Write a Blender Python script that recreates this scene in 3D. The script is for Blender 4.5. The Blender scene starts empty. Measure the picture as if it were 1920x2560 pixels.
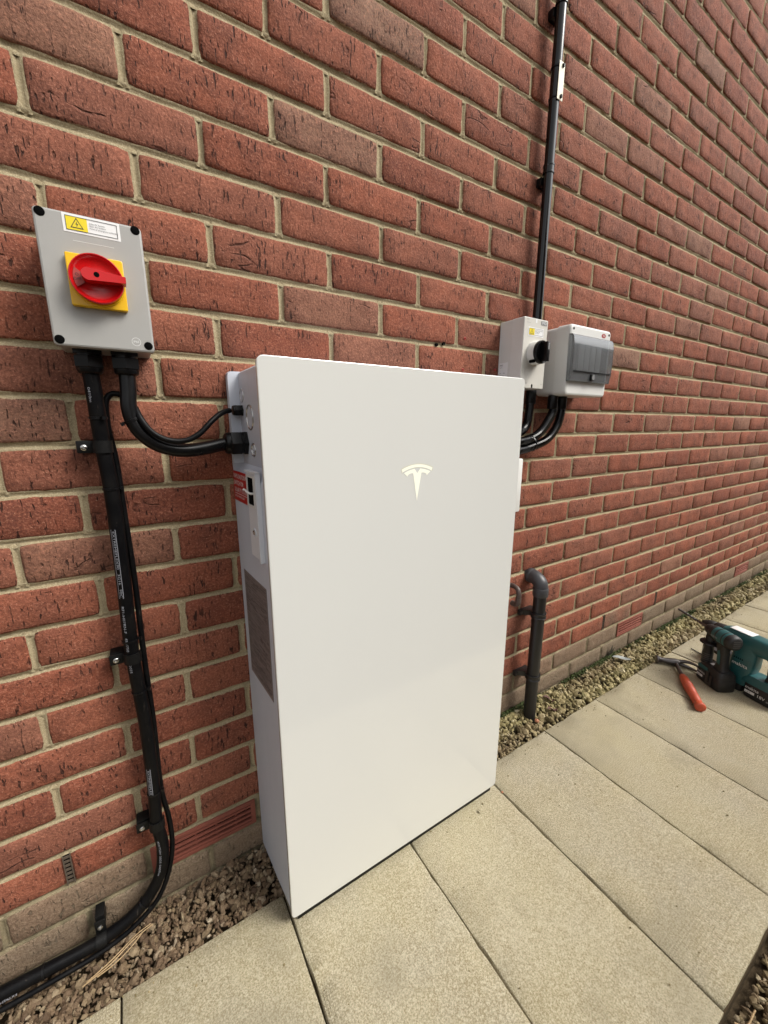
import bpy, bmesh, math, random
import numpy as np
from mathutils import Vector, Matrix, noise

random.seed(7)
rng = np.random.default_rng(11)
SC = bpy.context.scene
COL = SC.collection
R = math.radians

# ------------------------------------------------------------------ camera
CAM = Vector((-0.04593, -0.81405, 1.02177))
def _rot(w):
    th = math.sqrt(sum(c * c for c in w)); k = [c / th for c in w]
    K = np.array([[0, -k[2], k[1]], [k[2], 0, -k[0]], [-k[1], k[0], 0]])
    return np.eye(3) + math.sin(th) * K + (1 - math.cos(th)) * K @ K
RC = np.array([[1, 0, 0], [0, 0, -1], [0, 1, 0]], float) @ _rot((0.212470788, -0.0600458264, 0.559575703))
cam_d = bpy.data.cameras.new('camera')
cam = bpy.data.objects.new('camera', cam_d)
COL.objects.link(cam)
m = Matrix.Identity(4)
for i in range(3):
    m[i][0] = RC[0][i]; m[i][1] = -RC[1][i]; m[i][2] = -RC[2][i]; m[i][3] = CAM[i]
cam.matrix_world = m
cam_d.sensor_fit = 'HORIZONTAL'; cam_d.sensor_width = 36.0
FPX = 996.263
cam_d.lens = 36.0 * FPX / 1920.0
cam_d.clip_start = 0.02; cam_d.clip_end = 3000
SC.camera = cam
def proj(p):
    d = RC @ (np.array(p) - np.array(CAM)); return 960 + FPX * d[0] / d[2], 1280 + FPX * d[1] / d[2], d[2]

# ------------------------------------------------------------------ world, sun, exposure
W = bpy.data.worlds.new('World'); SC.world = W; W.use_nodes = True
nt = W.node_tree
bg = nt.nodes['Background']
sky = nt.nodes.new('ShaderNodeTexSky'); sky.sky_type = 'NISHITA'; sky.sun_disc = False
SUN_EL, SUN_AZ = 47, 44          # azimuth measured from -Y (out of the wall) towards +X
sky.sun_elevation = R(SUN_EL); sky.sun_rotation = R(180 - SUN_AZ)
sky.dust_density = 5.0; sky.ozone_density = 0.6; sky.air_density = 1.0
hs = nt.nodes.new('ShaderNodeHueSaturation'); hs.inputs['Saturation'].default_value = 0.07
nt.links.new(sky.outputs[0], hs.inputs['Color'])
nt.links.new(hs.outputs[0], bg.inputs['Color'])
bg.inputs['Strength'].default_value = 0.125
sun_d = bpy.data.lights.new('sun', 'SUN'); sun_d.energy = 1.5; sun_d.angle = R(24); sun_d.color = (1.0, 0.94, 0.83)
sun = bpy.data.objects.new('sun', sun_d); COL.objects.link(sun)
sd = Vector((math.sin(R(SUN_AZ)) * math.cos(R(SUN_EL)), -math.cos(R(SUN_AZ)) * math.cos(R(SUN_EL)), math.sin(R(SUN_EL))))
sun.rotation_euler = sd.to_track_quat('Z', 'Y').to_euler(); sun.location = (2, -3, 4)
vs = SC.view_settings
vs.view_transform = 'Standard'; vs.look = 'None'; vs.gamma = 1.0; vs.use_curve_mapping = False
vs.exposure = 0.84
SC.cycles.max_bounces = 5; SC.cycles.diffuse_bounces = 3; SC.cycles.glossy_bounces = 3; SC.cycles.transmission_bounces = 4

# ------------------------------------------------------------------ materials
MAT = {}
class NT:
    def __init__(s, name):
        s.m = bpy.data.materials.new(name); s.m.use_nodes = True
        s.t = s.m.node_tree; s.b = s.t.nodes['Principled BSDF']; MAT[name] = s.m
    def n(s, typ, **kw):
        nd = s.t.nodes.new('ShaderNode' + typ)
        for k, v in kw.items():
            if k.startswith('i_'):
                nd.inputs[k[2:].replace('_', ' ')].default_value = v
            elif k.startswith('x_'):
                nd.inputs[int(k[2:])].default_value = v
            else: setattr(nd, k, v)
        return nd
    def l(s, a, b, oi=0):
        s.t.links.new(a.outputs[oi] if not hasattr(a, 'is_linked') else a, b)
    def math(s, op, a, b=None, clamp=False):
        nd = s.n('Math', operation=op); nd.use_clamp = clamp
        for i, v in enumerate((a, b)):
            if v is None: continue
            if isinstance(v, (int, float)): nd.inputs[i].default_value = v
            else: s.t.links.new(v, nd.inputs[i])
        return nd.outputs[0]
    def ramp(s, f, stops, interp='LINEAR'):
        nd = s.n('ValToRGB'); cr = nd.color_ramp; cr.interpolation = interp
        while len(cr.elements) < len(stops): cr.elements.new(0.5)
        for e, (p, c) in zip(cr.elements, stops):
            e.position = p; e.color = (*c, 1) if len(c) == 3 else c
        s.t.links.new(f, nd.inputs[0]); return nd.outputs[0]
    def mix(s, f, a, b, blend='MIX'):
        nd = s.n('Mix', data_type='RGBA', blend_type=blend)
        for inp, v in ((nd.inputs[0], f), (nd.inputs[6], a), (nd.inputs[7], b)):
            if isinstance(v, (int, float)): inp.default_value = v
            elif isinstance(v, tuple): inp.default_value = (*v, 1)
            else: s.t.links.new(v, inp)
        return nd.outputs[2]
    def noise(s, vec, scale, detail=4, rough=0.55, out=0):
        nd = s.n('TexNoise'); nd.inputs['Scale'].default_value = scale; nd.inputs['Detail'].default_value = detail
        nd.inputs['Roughness'].default_value = rough
        if vec is not None: s.t.links.new(vec, nd.inputs['Vector'])
        return nd.outputs[out]
    def voro(s, vec, scale, feature='F1', out=0):
        nd = s.n('TexVoronoi', feature=feature); nd.inputs['Scale'].default_value = scale
        if vec is not None: s.t.links.new(vec, nd.inputs['Vector'])
        return nd.outputs[out]
    def pos(s, scale=(1, 1, 1), off=None):
        g = s.n('NewGeometry').outputs['Position']
        mp = s.n('Mapping'); mp.inputs['Scale'].default_value = scale
        s.t.links.new(g, mp.inputs['Vector'])
        if off is not None:
            cb = s.n('CombineXYZ')
            for i in range(3): s.t.links.new(off, cb.inputs[i])
            vm = s.n('VectorMath', operation='MULTIPLY_ADD'); vm.inputs[1].default_value = (37, 19, 53)
            s.t.links.new(cb.outputs[0], vm.inputs[0]); s.t.links.new(mp.outputs[0], vm.inputs[2])
            return vm.outputs[0]
        return mp.outputs[0]
    def bump(s, h, dist, strength=1.0, prev=None):
        nd = s.n('Bump'); nd.inputs['Distance'].default_value = dist; nd.inputs['Strength'].default_value = strength
        s.t.links.new(h, nd.inputs['Height'])
        if prev is not None: s.t.links.new(prev, nd.inputs['Normal'])
        return nd.outputs[0]
    def out(s, col=None, rough=None, norm=None, metal=None, spec=None, alpha=None):
        for k, v in (('Base Color', col), ('Roughness', rough), ('Normal', norm), ('Metallic', metal), ('Specular IOR Level', spec), ('Alpha', alpha)):
            if v is None: continue
            if isinstance(v, (int, float)): s.b.inputs[k].default_value = v
            elif isinstance(v, tuple): s.b.inputs[k].default_value = (*v, 1)
            else: s.t.links.new(v, s.b.inputs[k])
        return s.m

def plain(name, col, rough=0.5, metal=0.0, var=0.12, spec=0.5, bump=0.0, bscale=900):
    s = NT(name)
    p = s.pos()
    f = s.noise(p, 28, 5, 0.6)
    c = s.mix(s.math('MULTIPLY', f, var * 2), col, tuple(x * 0.55 for x in col))
    rr = s.math('ADD', s.math('MULTIPLY', s.noise(p, 60, 3), 0.16), rough - 0.08)
    nrm = s.bump(s.noise(p, bscale, 2), 0.0006, bump) if bump else None
    return s.out(c, rr, nrm, metal, spec)

def brick_mat(name, kind):
    s = NT(name)
    def attr(n): return s.n('Attribute', attribute_name=n, attribute_type=kind).outputs['Fac']
    tone, dirt = attr('tone'), attr('dirt')
    t2 = s.math('FRACT', s.math('MULTIPLY', tone, 7.31))
    p = s.pos(off=tone); pst = s.pos((1, 1, 0.22), off=tone); phz = s.pos((0.42, 1, 1.1), off=tone)
    base = s.ramp(tone, [(0.0, (0.205, 0.060, 0.034)), (0.35, (0.272, 0.083, 0.045)), (0.62, (0.262, 0.089, 0.052)),
                         (0.80, (0.235, 0.088, 0.055)), (0.93, (0.235, 0.116, 0.075)), (1.0, (0.235, 0.138, 0.094))])
    n1 = s.noise(p, 17, 5, 0.62); n2 = s.noise(p, 270, 3, 0.78)
    base = s.mix(s.ramp(n1, [(0.34, (0, 0, 0)), (0.70, (1, 1, 1))]), base, s.mix(0.62, base, (0.105, 0.040, 0.028)))
    base = s.mix(s.ramp(n2, [(0.36, (0.62, 0.62, 0.62)), (0.48, (0, 0, 0))]), base, (0.095, 0.036, 0.026))
    base = s.mix(s.ramp(n2, [(0.52, (0, 0, 0)), (0.66, (0.55, 0.55, 0.55))]), base, (0.41, 0.175, 0.112))
    st = s.noise(pst, 250, 1, 0.5)
    pits = s.math('MULTIPLY', s.ramp(st, [(0.645, (0, 0, 0)), (0.69, (1, 1, 1))]), s.ramp(n1, [(0.40, (0.15, 0.15, 0.15)), (0.55, (1, 1, 1))]))
    v = s.voro(p, 300)
    grm = s.math('MULTIPLY', s.ramp(v, [(0.10, (1, 1, 1)), (0.20, (0, 0, 0))]), s.ramp(n2, [(0.52, (0, 0, 0)), (0.58, (1, 1, 1))]))
    cre = s.noise(phz, 21, 2, 0.5)
    fold = s.ramp(s.math('ABSOLUTE', s.math('SUBTRACT', cre, 0.5)), [(0.0, (1, 1, 1)), (0.020, (0, 0, 0))])
    fold = s.math('MULTIPLY', fold, s.math('MULTIPLY', s.ramp(n1, [(0.57, (0, 0, 0)), (0.62, (1, 1, 1))]), s.ramp(t2, [(0.40, (0, 0, 0)), (0.70, (0.6, 0.6, 0.6))])))
    hole = s.math('MAXIMUM', pits, fold)
    base = s.mix(s.math('MULTIPLY', hole, 0.88), base, (0.026, 0.011, 0.008))
    base = s.mix(s.math('MULTIPLY', grm, 0.70), base, (0.50, 0.31, 0.23))
    uv = s.n('UVMap').outputs[0]
    sep = s.n('SeparateXYZ'); s.t.links.new(uv, sep.inputs[0])
    u, w = sep.outputs[0], sep.outputs[1]
    d = s.math('MINIMUM', s.math('MINIMUM', u, s.math('SUBTRACT', 0.215, u)), s.math('MINIMUM', w, s.math('SUBTRACT', 0.065, w)))
    thr = s.math('ADD', s.math('MULTIPLY', s.math('SUBTRACT', n2, 0.40), 0.0050), s.math('MULTIPLY', s.math('SUBTRACT', n1, 0.50), 0.009))
    sm = s.math('MULTIPLY', s.math('SUBTRACT', thr, d), 1200, True)
    base = s.mix(s.math('MULTIPLY', sm, 0.70), base, (0.40, 0.32, 0.205))
    dn = s.math('ADD', s.math('MULTIPLY', s.math('ADD', n1, n2), 0.5), s.math('MULTIPLY', s.math('SUBTRACT', dirt, 0.5), 0.9))
    dm = s.math('MULTIPLY', s.ramp(dn, [(0.40, (0, 0, 0)), (0.62, (1, 1, 1))]), dirt)
    gcol = s.mix(s.ramp(n2, [(0.35, (0, 0, 0)), (0.65, (1, 1, 1))]), (0.125, 0.095, 0.064), (0.235, 0.195, 0.135))
    base = s.mix(s.math('MULTIPLY', dm, 0.86), base, gcol)
    h = s.math('SUBTRACT', s.math('ADD', s.math('MULTIPLY', n1, 1.9), s.math('MULTIPLY', n2, 0.55)), s.math('MULTIPLY', hole, 1.6))
    return s.out(base, 0.88, s.bump(h, 0.0034, 1.0), None, 0.25)
brick_mat('brick_single', 'OBJECT'); brick_mat('brick_mass', 'GEOMETRY')

def mortar_mat():
    s = NT('mortar'); p = s.pos()
    n = s.noise(p, 420, 4, 0.7); n2 = s.noise(p, 14, 4)
    c = s.mix(n2, (0.365, 0.30, 0.187), (0.25, 0.20, 0.118))
    c = s.mix(s.ramp(n, [(0.45, (0, 0, 0)), (0.7, (1, 1, 1))]), c, (0.47, 0.40, 0.27))
    z = s.n('SeparateXYZ'); s.t.links.new(s.n('NewGeometry').outputs['Position'], z.inputs[0])
    low = s.ramp(z.outputs[2], [(0.13, (1, 1, 1)), (0.20, (0, 0, 0))])
    c = s.mix(s.math('MULTIPLY', low, s.ramp(s.noise(p, 40, 3), [(0.3, (0.3, 0.3, 0.3)), (0.6, (0.9, 0.9, 0.9))])), c, (0.13, 0.11, 0.07))
    s.out(c, 0.95, s.bump(n, 0.0016, 0.9), None, 0.1)
mortar_mat()

def slab_mat():
    s = NT('slab')
    rnd = s.n('ObjectInfo').outputs['Random']
    p = s.pos(off=rnd); pw = s.pos()
    c = s.mix(rnd, (0.335, 0.300, 0.215), (0.278, 0.252, 0.188))
    n = s.noise(p, 7, 6, 0.62); pat = s.noise(pw, 2.3, 4, 0.6)
    c = s.mix(s.ramp(n, [(0.38, (0, 0, 0)), (0.66, (1, 1, 1))]), c, (0.285, 0.245, 0.155))
    c = s.mix(s.ramp(pat, [(0.42, (0, 0, 0)), (0.68, (0.6, 0.6, 0.6))]), c, (0.350, 0.308, 0.180))
    sp = s.noise(p, 380, 3, 0.75)
    c = s.mix(s.ramp(sp, [(0.49, (0, 0, 0)), (0.62, (0.95, 0.95, 0.95))]), c, (0.47, 0.42, 0.312))
    c = s.mix(s.ramp(sp, [(0.36, (0.8, 0.8, 0.8)), (0.48, (0, 0, 0))]), c, (0.195, 0.158, 0.090))
    c = s.mix(s.ramp(s.noise(p, 3.1, 5, 0.65), [(0.50, (0, 0, 0)), (0.62, (0.42, 0.42, 0.42))]), c, (0.215, 0.190, 0.130))
    # fine lattice pressed in the face
    wv = s.n('TexWave', wave_type='BANDS', bands_direction='X'); wv.inputs['Scale'].default_value = 62; wv.inputs['Distortion'].default_value = 2.0; wv.inputs['Detail'].default_value = 2
    wv.inputs['Detail Scale'].default_value = 2.2
    s.t.links.new(pw, wv.inputs['Vector'])
    wy = s.n('TexWave', wave_type='BANDS', bands_direction='Y'); wy.inputs['Scale'].default_value = 62; wy.inputs['Distortion'].default_value = 2.0; wy.inputs['Detail'].default_value = 2
    s.t.links.new(pw, wy.inputs['Vector'])
    lat = s.math('MULTIPLY', s.math('MULTIPLY', wv.outputs[1], wy.outputs[1]), s.ramp(s.noise(p, 6, 3), [(0.42, (0.1, 0.1, 0.1)), (0.6, (1, 1, 1))]))
    c = s.mix(s.math('MULTIPLY', lat, 0.22), c, (0.55, 0.49, 0.34))
    # specks of grit / stains
    v = s.voro(p, 34)
    c = s.mix(s.math('MULTIPLY', s.ramp(v, [(0.03, (1, 1, 1)), (0.075, (0, 0, 0))]), s.ramp(s.noise(p, 11, 1), [(0.55, (0, 0, 0)), (0.62, (0.8, 0.8, 0.8))])), c, (0.12, 0.095, 0.06))
    h = s.math('ADD', s.math('MULTIPLY', sp, 0.8), s.math('MULTIPLY', lat, 0.45))
    s.out(c, 0.9, s.bump(h, 0.0018, 0.8), None, 0.2)
slab_mat()

def gravel_mat():
    s = NT('gravel')
    t = s.n('Attribute', attribute_name='tone', attribute_type='GEOMETRY').outputs['Fac']
    ms = s.n('Attribute', attribute_name='moss', attribute_type='GEOMETRY').outputs['Fac']
    p = s.pos(off=t)
    a = s.ramp(t, [(0.0, (0.075, 0.048, 0.028)), (0.4, (0.160, 0.108, 0.064)), (0.7, (0.225, 0.165, 0.103)), (0.9, (0.31, 0.245, 0.165)), (1.0, (0.42, 0.36, 0.27))])
    b = s.ramp(t, [(0.0, (0.11, 0.093, 0.038)), (0.35, (0.26, 0.215, 0.100)), (0.7, (0.42, 0.35, 0.185)), (1.0, (0.58, 0.51, 0.34))])
    c = s.mix(ms, a, b)
    n = s.noise(p, 160, 4, 0.65)
    c = s.mix(s.ramp(n, [(0.4, (0, 0, 0)), (0.7, (0.55, 0.55, 0.55))]), c, s.mix(ms, (0.09, 0.05, 0.03), (0.10, 0.10, 0.03)))
    s.out(c, 0.8, s.bump(n, 0.0016, 0.7), None, 0.35)
gravel_mat()
def soil_mat():
    s = NT('soil'); p = s.pos(); n = s.noise(p, 160, 5, 0.7)
    c = s.mix(n, (0.035, 0.024, 0.014), (0.10, 0.072, 0.042))
    s.out(c, 0.95, s.bump(n, 0.004, 1.0), None, 0.15)
soil_mat()
def cable_mat():
    s = NT('cable_black'); p = s.pos()
    n = s.noise(p, 34, 5, 0.65)
    pz = s.pos((1, 1, 0.2)); sc = s.noise(pz, 160, 3, 0.6)
    c = s.mix(s.ramp(n, [(0.45, (0, 0, 0)), (0.75, (0.6, 0.6, 0.6))]), (0.0030, 0.0030, 0.0036), (0.010, 0.009, 0.008))
    c = s.mix(s.ramp(sc, [(0.66, (0, 0, 0)), (0.75, (0.5, 0.5, 0.5))]), c, (0.06, 0.05, 0.042))
    s.out(c, s.math('ADD', s.math('MULTIPLY', n, 0.3), 0.26), s.bump(sc, 0.0004, 0.5), None, 0.13)
cable_mat()

def glass_mat():
    s = NT('white_glass'); p = s.pos((1, 1, 0.35)); p2 = s.pos()
    n = s.noise(p, 5, 4, 0.55); f = s.noise(p2, 26, 5, 0.6)
    c = s.mix(s.math('MULTIPLY', n, 0.5), (0.645, 0.648, 0.622), (0.615, 0.618, 0.594))
    rr = s.math('ADD', s.math('MULTIPLY', f, 0.03), 0.012)
    s.out(c, 0.25, None, None, 0.4)
    s.b.inputs['Coat Weight'].default_value = 1.0; s.b.inputs['Coat IOR'].default_value = 1.62; s.t.links.new(rr, s.b.inputs['Coat Roughness'])
glass_mat()
def enclosure_mat():
    s = NT('cabinet_grey'); p = s.pos(); pv = s.pos((1, 1, 0.25))
    n = s.noise(pv, 14, 5, 0.6)
    c = s.mix(n, (0.55, 0.58, 0.65), (0.48, 0.505, 0.57))
    s.out(c, s.math('ADD', s.math('MULTIPLY', n, 0.25), 0.28), s.bump(s.noise(p, 700, 2), 0.0004, 0.35), None, 0.5)
enclosure_mat()
plain('cabinet_light', (0.70, 0.72, 0.76), 0.4, var=0.06)
plain('plastic_grey', (0.345, 0.340, 0.325), 0.42, var=0.07, bump=0.3, bscale=1600)
plain('plastic_white', (0.66, 0.655, 0.63), 0.38, var=0.06, bump=0.15, bscale=1600)
plain('plastic_white_shaded', (0.57, 0.55, 0.50), 0.40, var=0.07, bump=0.2, bscale=1600)  # darker copy of the white plastic, with the face's shade in its colour
plain('plastic_yellow', (0.80, 0.47, 0.004), 0.32, var=0.05)
plain('plastic_red', (0.52, 0.006, 0.008), 0.22, var=0.10)
plain('plastic_red_dim', (0.36, 0.05, 0.04), 0.4)
plain('plastic_black', (0.0045, 0.0045, 0.005), 0.30, var=0.2, spec=0.25)
plain('conduit_black', (0.004, 0.004, 0.0045), 0.13, var=0.1, spec=0.5)
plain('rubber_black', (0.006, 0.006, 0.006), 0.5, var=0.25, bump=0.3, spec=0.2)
plain('recess_black', (0.002, 0.002, 0.002), 0.8, spec=0.05)
plain('pipe_dark', (0.014, 0.0135, 0.014), 0.36, var=0.4, bump=0.2, bscale=300)
plain('pipe_grey', (0.055, 0.055, 0.060), 0.40, var=0.45, bump=0.3, bscale=300)
plain('pipe_brown', (0.085, 0.060, 0.050), 0.45, var=0.3)
plain('terracotta', (0.235, 0.066, 0.043), 0.8, var=0.35, bump=0.6, bscale=260)
plain('weep_plastic', (0.10, 0.075, 0.055), 0.7, var=0.4)
plain('steel', (0.55, 0.54, 0.52), 0.28, metal=1.0, var=0.2)
plain('steel_worn', (0.17, 0.155, 0.15), 0.36, metal=0.85, var=0.6, bump=0.5, bscale=220)
plain('print_black', (0.02, 0.02, 0.02), 0.6)
plain('print_grey', (0.22, 0.22, 0.22), 0.6)
plain('print_taupe', (0.075, 0.060, 0.058), 0.6)
plain('print_silver', (0.30, 0.31, 0.35), 0.5)
plain('print_white', (0.78, 0.78, 0.76), 0.5)
plain('label_white', (0.76, 0.76, 0.76), 0.35, var=0.03)
plain('label_yellow', (0.76, 0.60, 0.015), 0.4, var=0.05)
plain('label_red', (0.42, 0.010, 0.010), 0.4, var=0.08)
plain('label_cream', (0.72, 0.70, 0.55), 0.5, var=0.08)
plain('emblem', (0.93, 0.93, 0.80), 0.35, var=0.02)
plain('emblem_shadow', (0.56, 0.55, 0.46), 0.4, var=0.02)
plain('tool_teal', (0.024, 0.118, 0.124), 0.38, var=0.5)
plain('tool_black', (0.017, 0.016, 0.016), 0.5, var=0.4, bump=0.3)
plain('tool_dust', (0.075, 0.070, 0.064), 0.65, var=0.4)
plain('grip_orange', (0.52, 0.085, 0.036), 0.45, var=0.3, bump=0.3, bscale=400)
plain('leaf_silver', (0.30, 0.32, 0.31), 0.45, var=0.4)
plain('leaf_brown', (0.115, 0.045, 0.032), 0.7, var=0.5)
plain('leaf_dark', (0.025, 0.023, 0.014), 0.6, var=0.4)
plain('straw', (0.42, 0.29, 0.15), 0.6, var=0.3)
plain('chip_orange', (0.46, 0.20, 0.11), 0.8, var=0.3)
plain('moss', (0.045, 0.062, 0.012), 0.95, var=0.5)
def rating_mat():
    s = NT('label_taupe'); p = s.pos()
    s.out(s.mix(s.noise(p, 30, 3), (0.215, 0.180, 0.172), (0.170, 0.145, 0.140)), 0.45)
rating_mat()
def smoke_mat():
    s = NT('smoked_plastic')
    s.b.inputs['Base Color'].default_value = (0.50, 0.52, 0.54, 1)
    s.b.inputs['Transmission Weight'].default_value = 0.85
    s.b.inputs['Roughness'].default_value = 0.05
    s.b.inputs['IOR'].default_value = 1.49
smoke_mat()

# ------------------------------------------------------------------ mesh helpers
BASE = {}
class MB:
    def __init__(s): s.v = []; s.f = []
    def add(s, verts, faces):
        o = len(s.v); s.v += [tuple(map(float, p)) for p in verts]; s.f += [tuple(i + o for i in f) for f in faces]; return s
    def box(s, x0, x1, y0, y1, z0, z1, bev=0.0, seg=2, rot=None):
        bm = bmesh.new(); bmesh.ops.create_cube(bm, size=1.0)
        for v in bm.verts:
            v.co = Vector(((x0 + x1) / 2 + v.co.x * abs(x1 - x0), (y0 + y1) / 2 + v.co.y * abs(y1 - y0), (z0 + z1) / 2 + v.co.z * abs(z1 - z0)))
        if bev: bmesh.ops.bevel(bm, geom=list(bm.edges), offset=bev, segments=seg, profile=0.5, affect='EDGES')
        return s.bm(bm, rot)
    def bm(s, bm, M=None):
        bm.verts.ensure_lookup_table()
        vs_ = [(M @ v.co if M else v.co) for v in bm.verts]
        for i, v in enumerate(bm.verts): v.index = i
        s.add(vs_, [[v.index for v in f.verts] for f in bm.faces]); bm.free(); return s
    def loft(s, rings, cap=True, closed=True):
        n = len(rings[0]); V_ = [p for r in rings for p in r]; F = []
        for k in range(len(rings) - 1):
            for i in range(n if closed else n - 1):
                j = (i + 1) % n
                F.append((k * n + i, k * n + j, (k + 1) * n + j, (k + 1) * n + i))
        if cap: F.append(tuple(range(n - 1, -1, -1))); F.append(tuple((len(rings) - 1) * n + i for i in range(n)))
        return s.add(V_, F)
    def tube(s, pts, r, n=14, cap=True, sy=1.0):
        pts = [Vector(p) for p in pts]; rings = []
        rs = r if isinstance(r, (list, tuple)) else [r] * len(pts)
        up = None
        for i, p in enumerate(pts):
            t = (pts[min(i + 1, len(pts) - 1)] - pts[max(i - 1, 0)]).normalized()
            if up is None:
                up = Vector((0, 0, 1)) if abs(t.z) < 0.9 else Vector((1, 0, 0))
            a = (up - t * up.dot(t)).normalized(); b = t.cross(a); up = a
            rings.append([p + (a * math.cos(q) + b * math.sin(q) * sy) * rs[i] for q in [2 * math.pi * k / n for k in range(n)]])
        return s.loft(rings, cap)
    def lathe(s, o, axis, prof, n=24, cap=True):
        """prof: (distance along axis, radius)"""
        o = Vector(o); t = Vector(axis).normalized()
        up = Vector((0, 0, 1)) if abs(t.z) < 0.9 else Vector((1, 0, 0))
        a = (up - t * up.dot(t)).normalized(); b = t.cross(a)
        rings = [[o + t * d + (a * math.cos(q) + b * math.sin(q)) * r for q in [2 * math.pi * (k + 0.5) / n for k in range(n)]] for d, r in prof]
        return s.loft(rings, cap)
    def prism(s, poly, O, U, V, N, d):
        """polygon in the (U,V) plane at O, pushed along N by d"""
        O, U, V, N = Vector(O), Vector(U), Vector(V), Vector(N)
        a = [O + U * x + V * y for x, y in poly]; b = [p + N * d for p in a]
        return s.loft([a, b])
    def poly(s, pts): return s.add(pts, [tuple(range(len(pts)))])
    def build(s, name, mat, parent=None, smooth=40, local=None):
        off = Vector(BASE[parent.as_pointer()]) if parent is not None and local is None else Vector(local or (0, 0, 0))
        me = bpy.data.meshes.new(name)
        me.from_pydata([Vector(p) - off for p in s.v], [], s.f); me.update()
        bm = bmesh.new(); bm.from_mesh(me); bmesh.ops.recalc_face_normals(bm, faces=bm.faces); bm.to_mesh(me); bm.free()
        if smooth:
            for q in me.polygons: q.use_smooth = True
            me.set_sharp_from_angle(angle=R(smooth))
        me.materials.append(MAT[mat])
        ob = bpy.data.objects.new(name, me); COL.objects.link(ob)
        if parent is not None: ob.parent = parent
        elif local is not None: ob.location = local
        BASE[ob.as_pointer()] = off
        return ob

def tag(o, label=None, cat=None, group=None, kind=None):
    for k, v in (('label', label), ('category', cat), ('group', group), ('kind', kind)):
        if v: o[k] = v
    return o
def thing(name, loc, label, cat, group=None):
    o = bpy.data.objects.new(name, None); COL.objects.link(o); o.location = loc; o.empty_display_size = 0.05
    BASE[o.as_pointer()] = Vector(loc)
    return tag(o, label, cat, group)

def text2d(body, size, align='LEFT', space=1.0):
    cu = bpy.data.curves.new('lettering_curve', 'FONT'); cu.body = body; cu.size = size; cu.align_x = align; cu.align_y = 'CENTER'
    cu.resolution_u = 2; cu.space_character = space
    ob = bpy.data.objects.new('lettering_tmp', cu); COL.objects.link(ob)
    dg = bpy.context.evaluated_depsgraph_get()
    me = bpy.data.meshes.new_from_object(ob.evaluated_get(dg))
    v = [(p.co.x, p.co.y) for p in me.vertices]; f = [tuple(q.vertices) for q in me.polygons]
    bpy.data.objects.remove(ob); bpy.data.curves.remove(cu); bpy.data.meshes.remove(me)
    return v, f
def text_on(body, size, O, U, V, mat, parent, align='LEFT', name='lettering', mapf=None, space=1.0, sx=1.0):
    v, f = text2d(body, size, align, space)
    O, U, V = Vector(O), Vector(U), Vector(V)
    mb = MB(); mb.add([mapf(x * sx, y) if mapf else O + U * x * sx + V * y for x, y in v], f)
    return mb.build(name, mat, parent, smooth=0)

# ------------------------------------------------------------------ ground
g = MB().add([(-400, -400, -0.045), (400, -400, -0.045), (400, 400, -0.045), (-400, 400, -0.045)], [(0, 1, 2, 3)])
tag(g.build('ground', 'soil', smooth=0), kind='structure')

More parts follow.
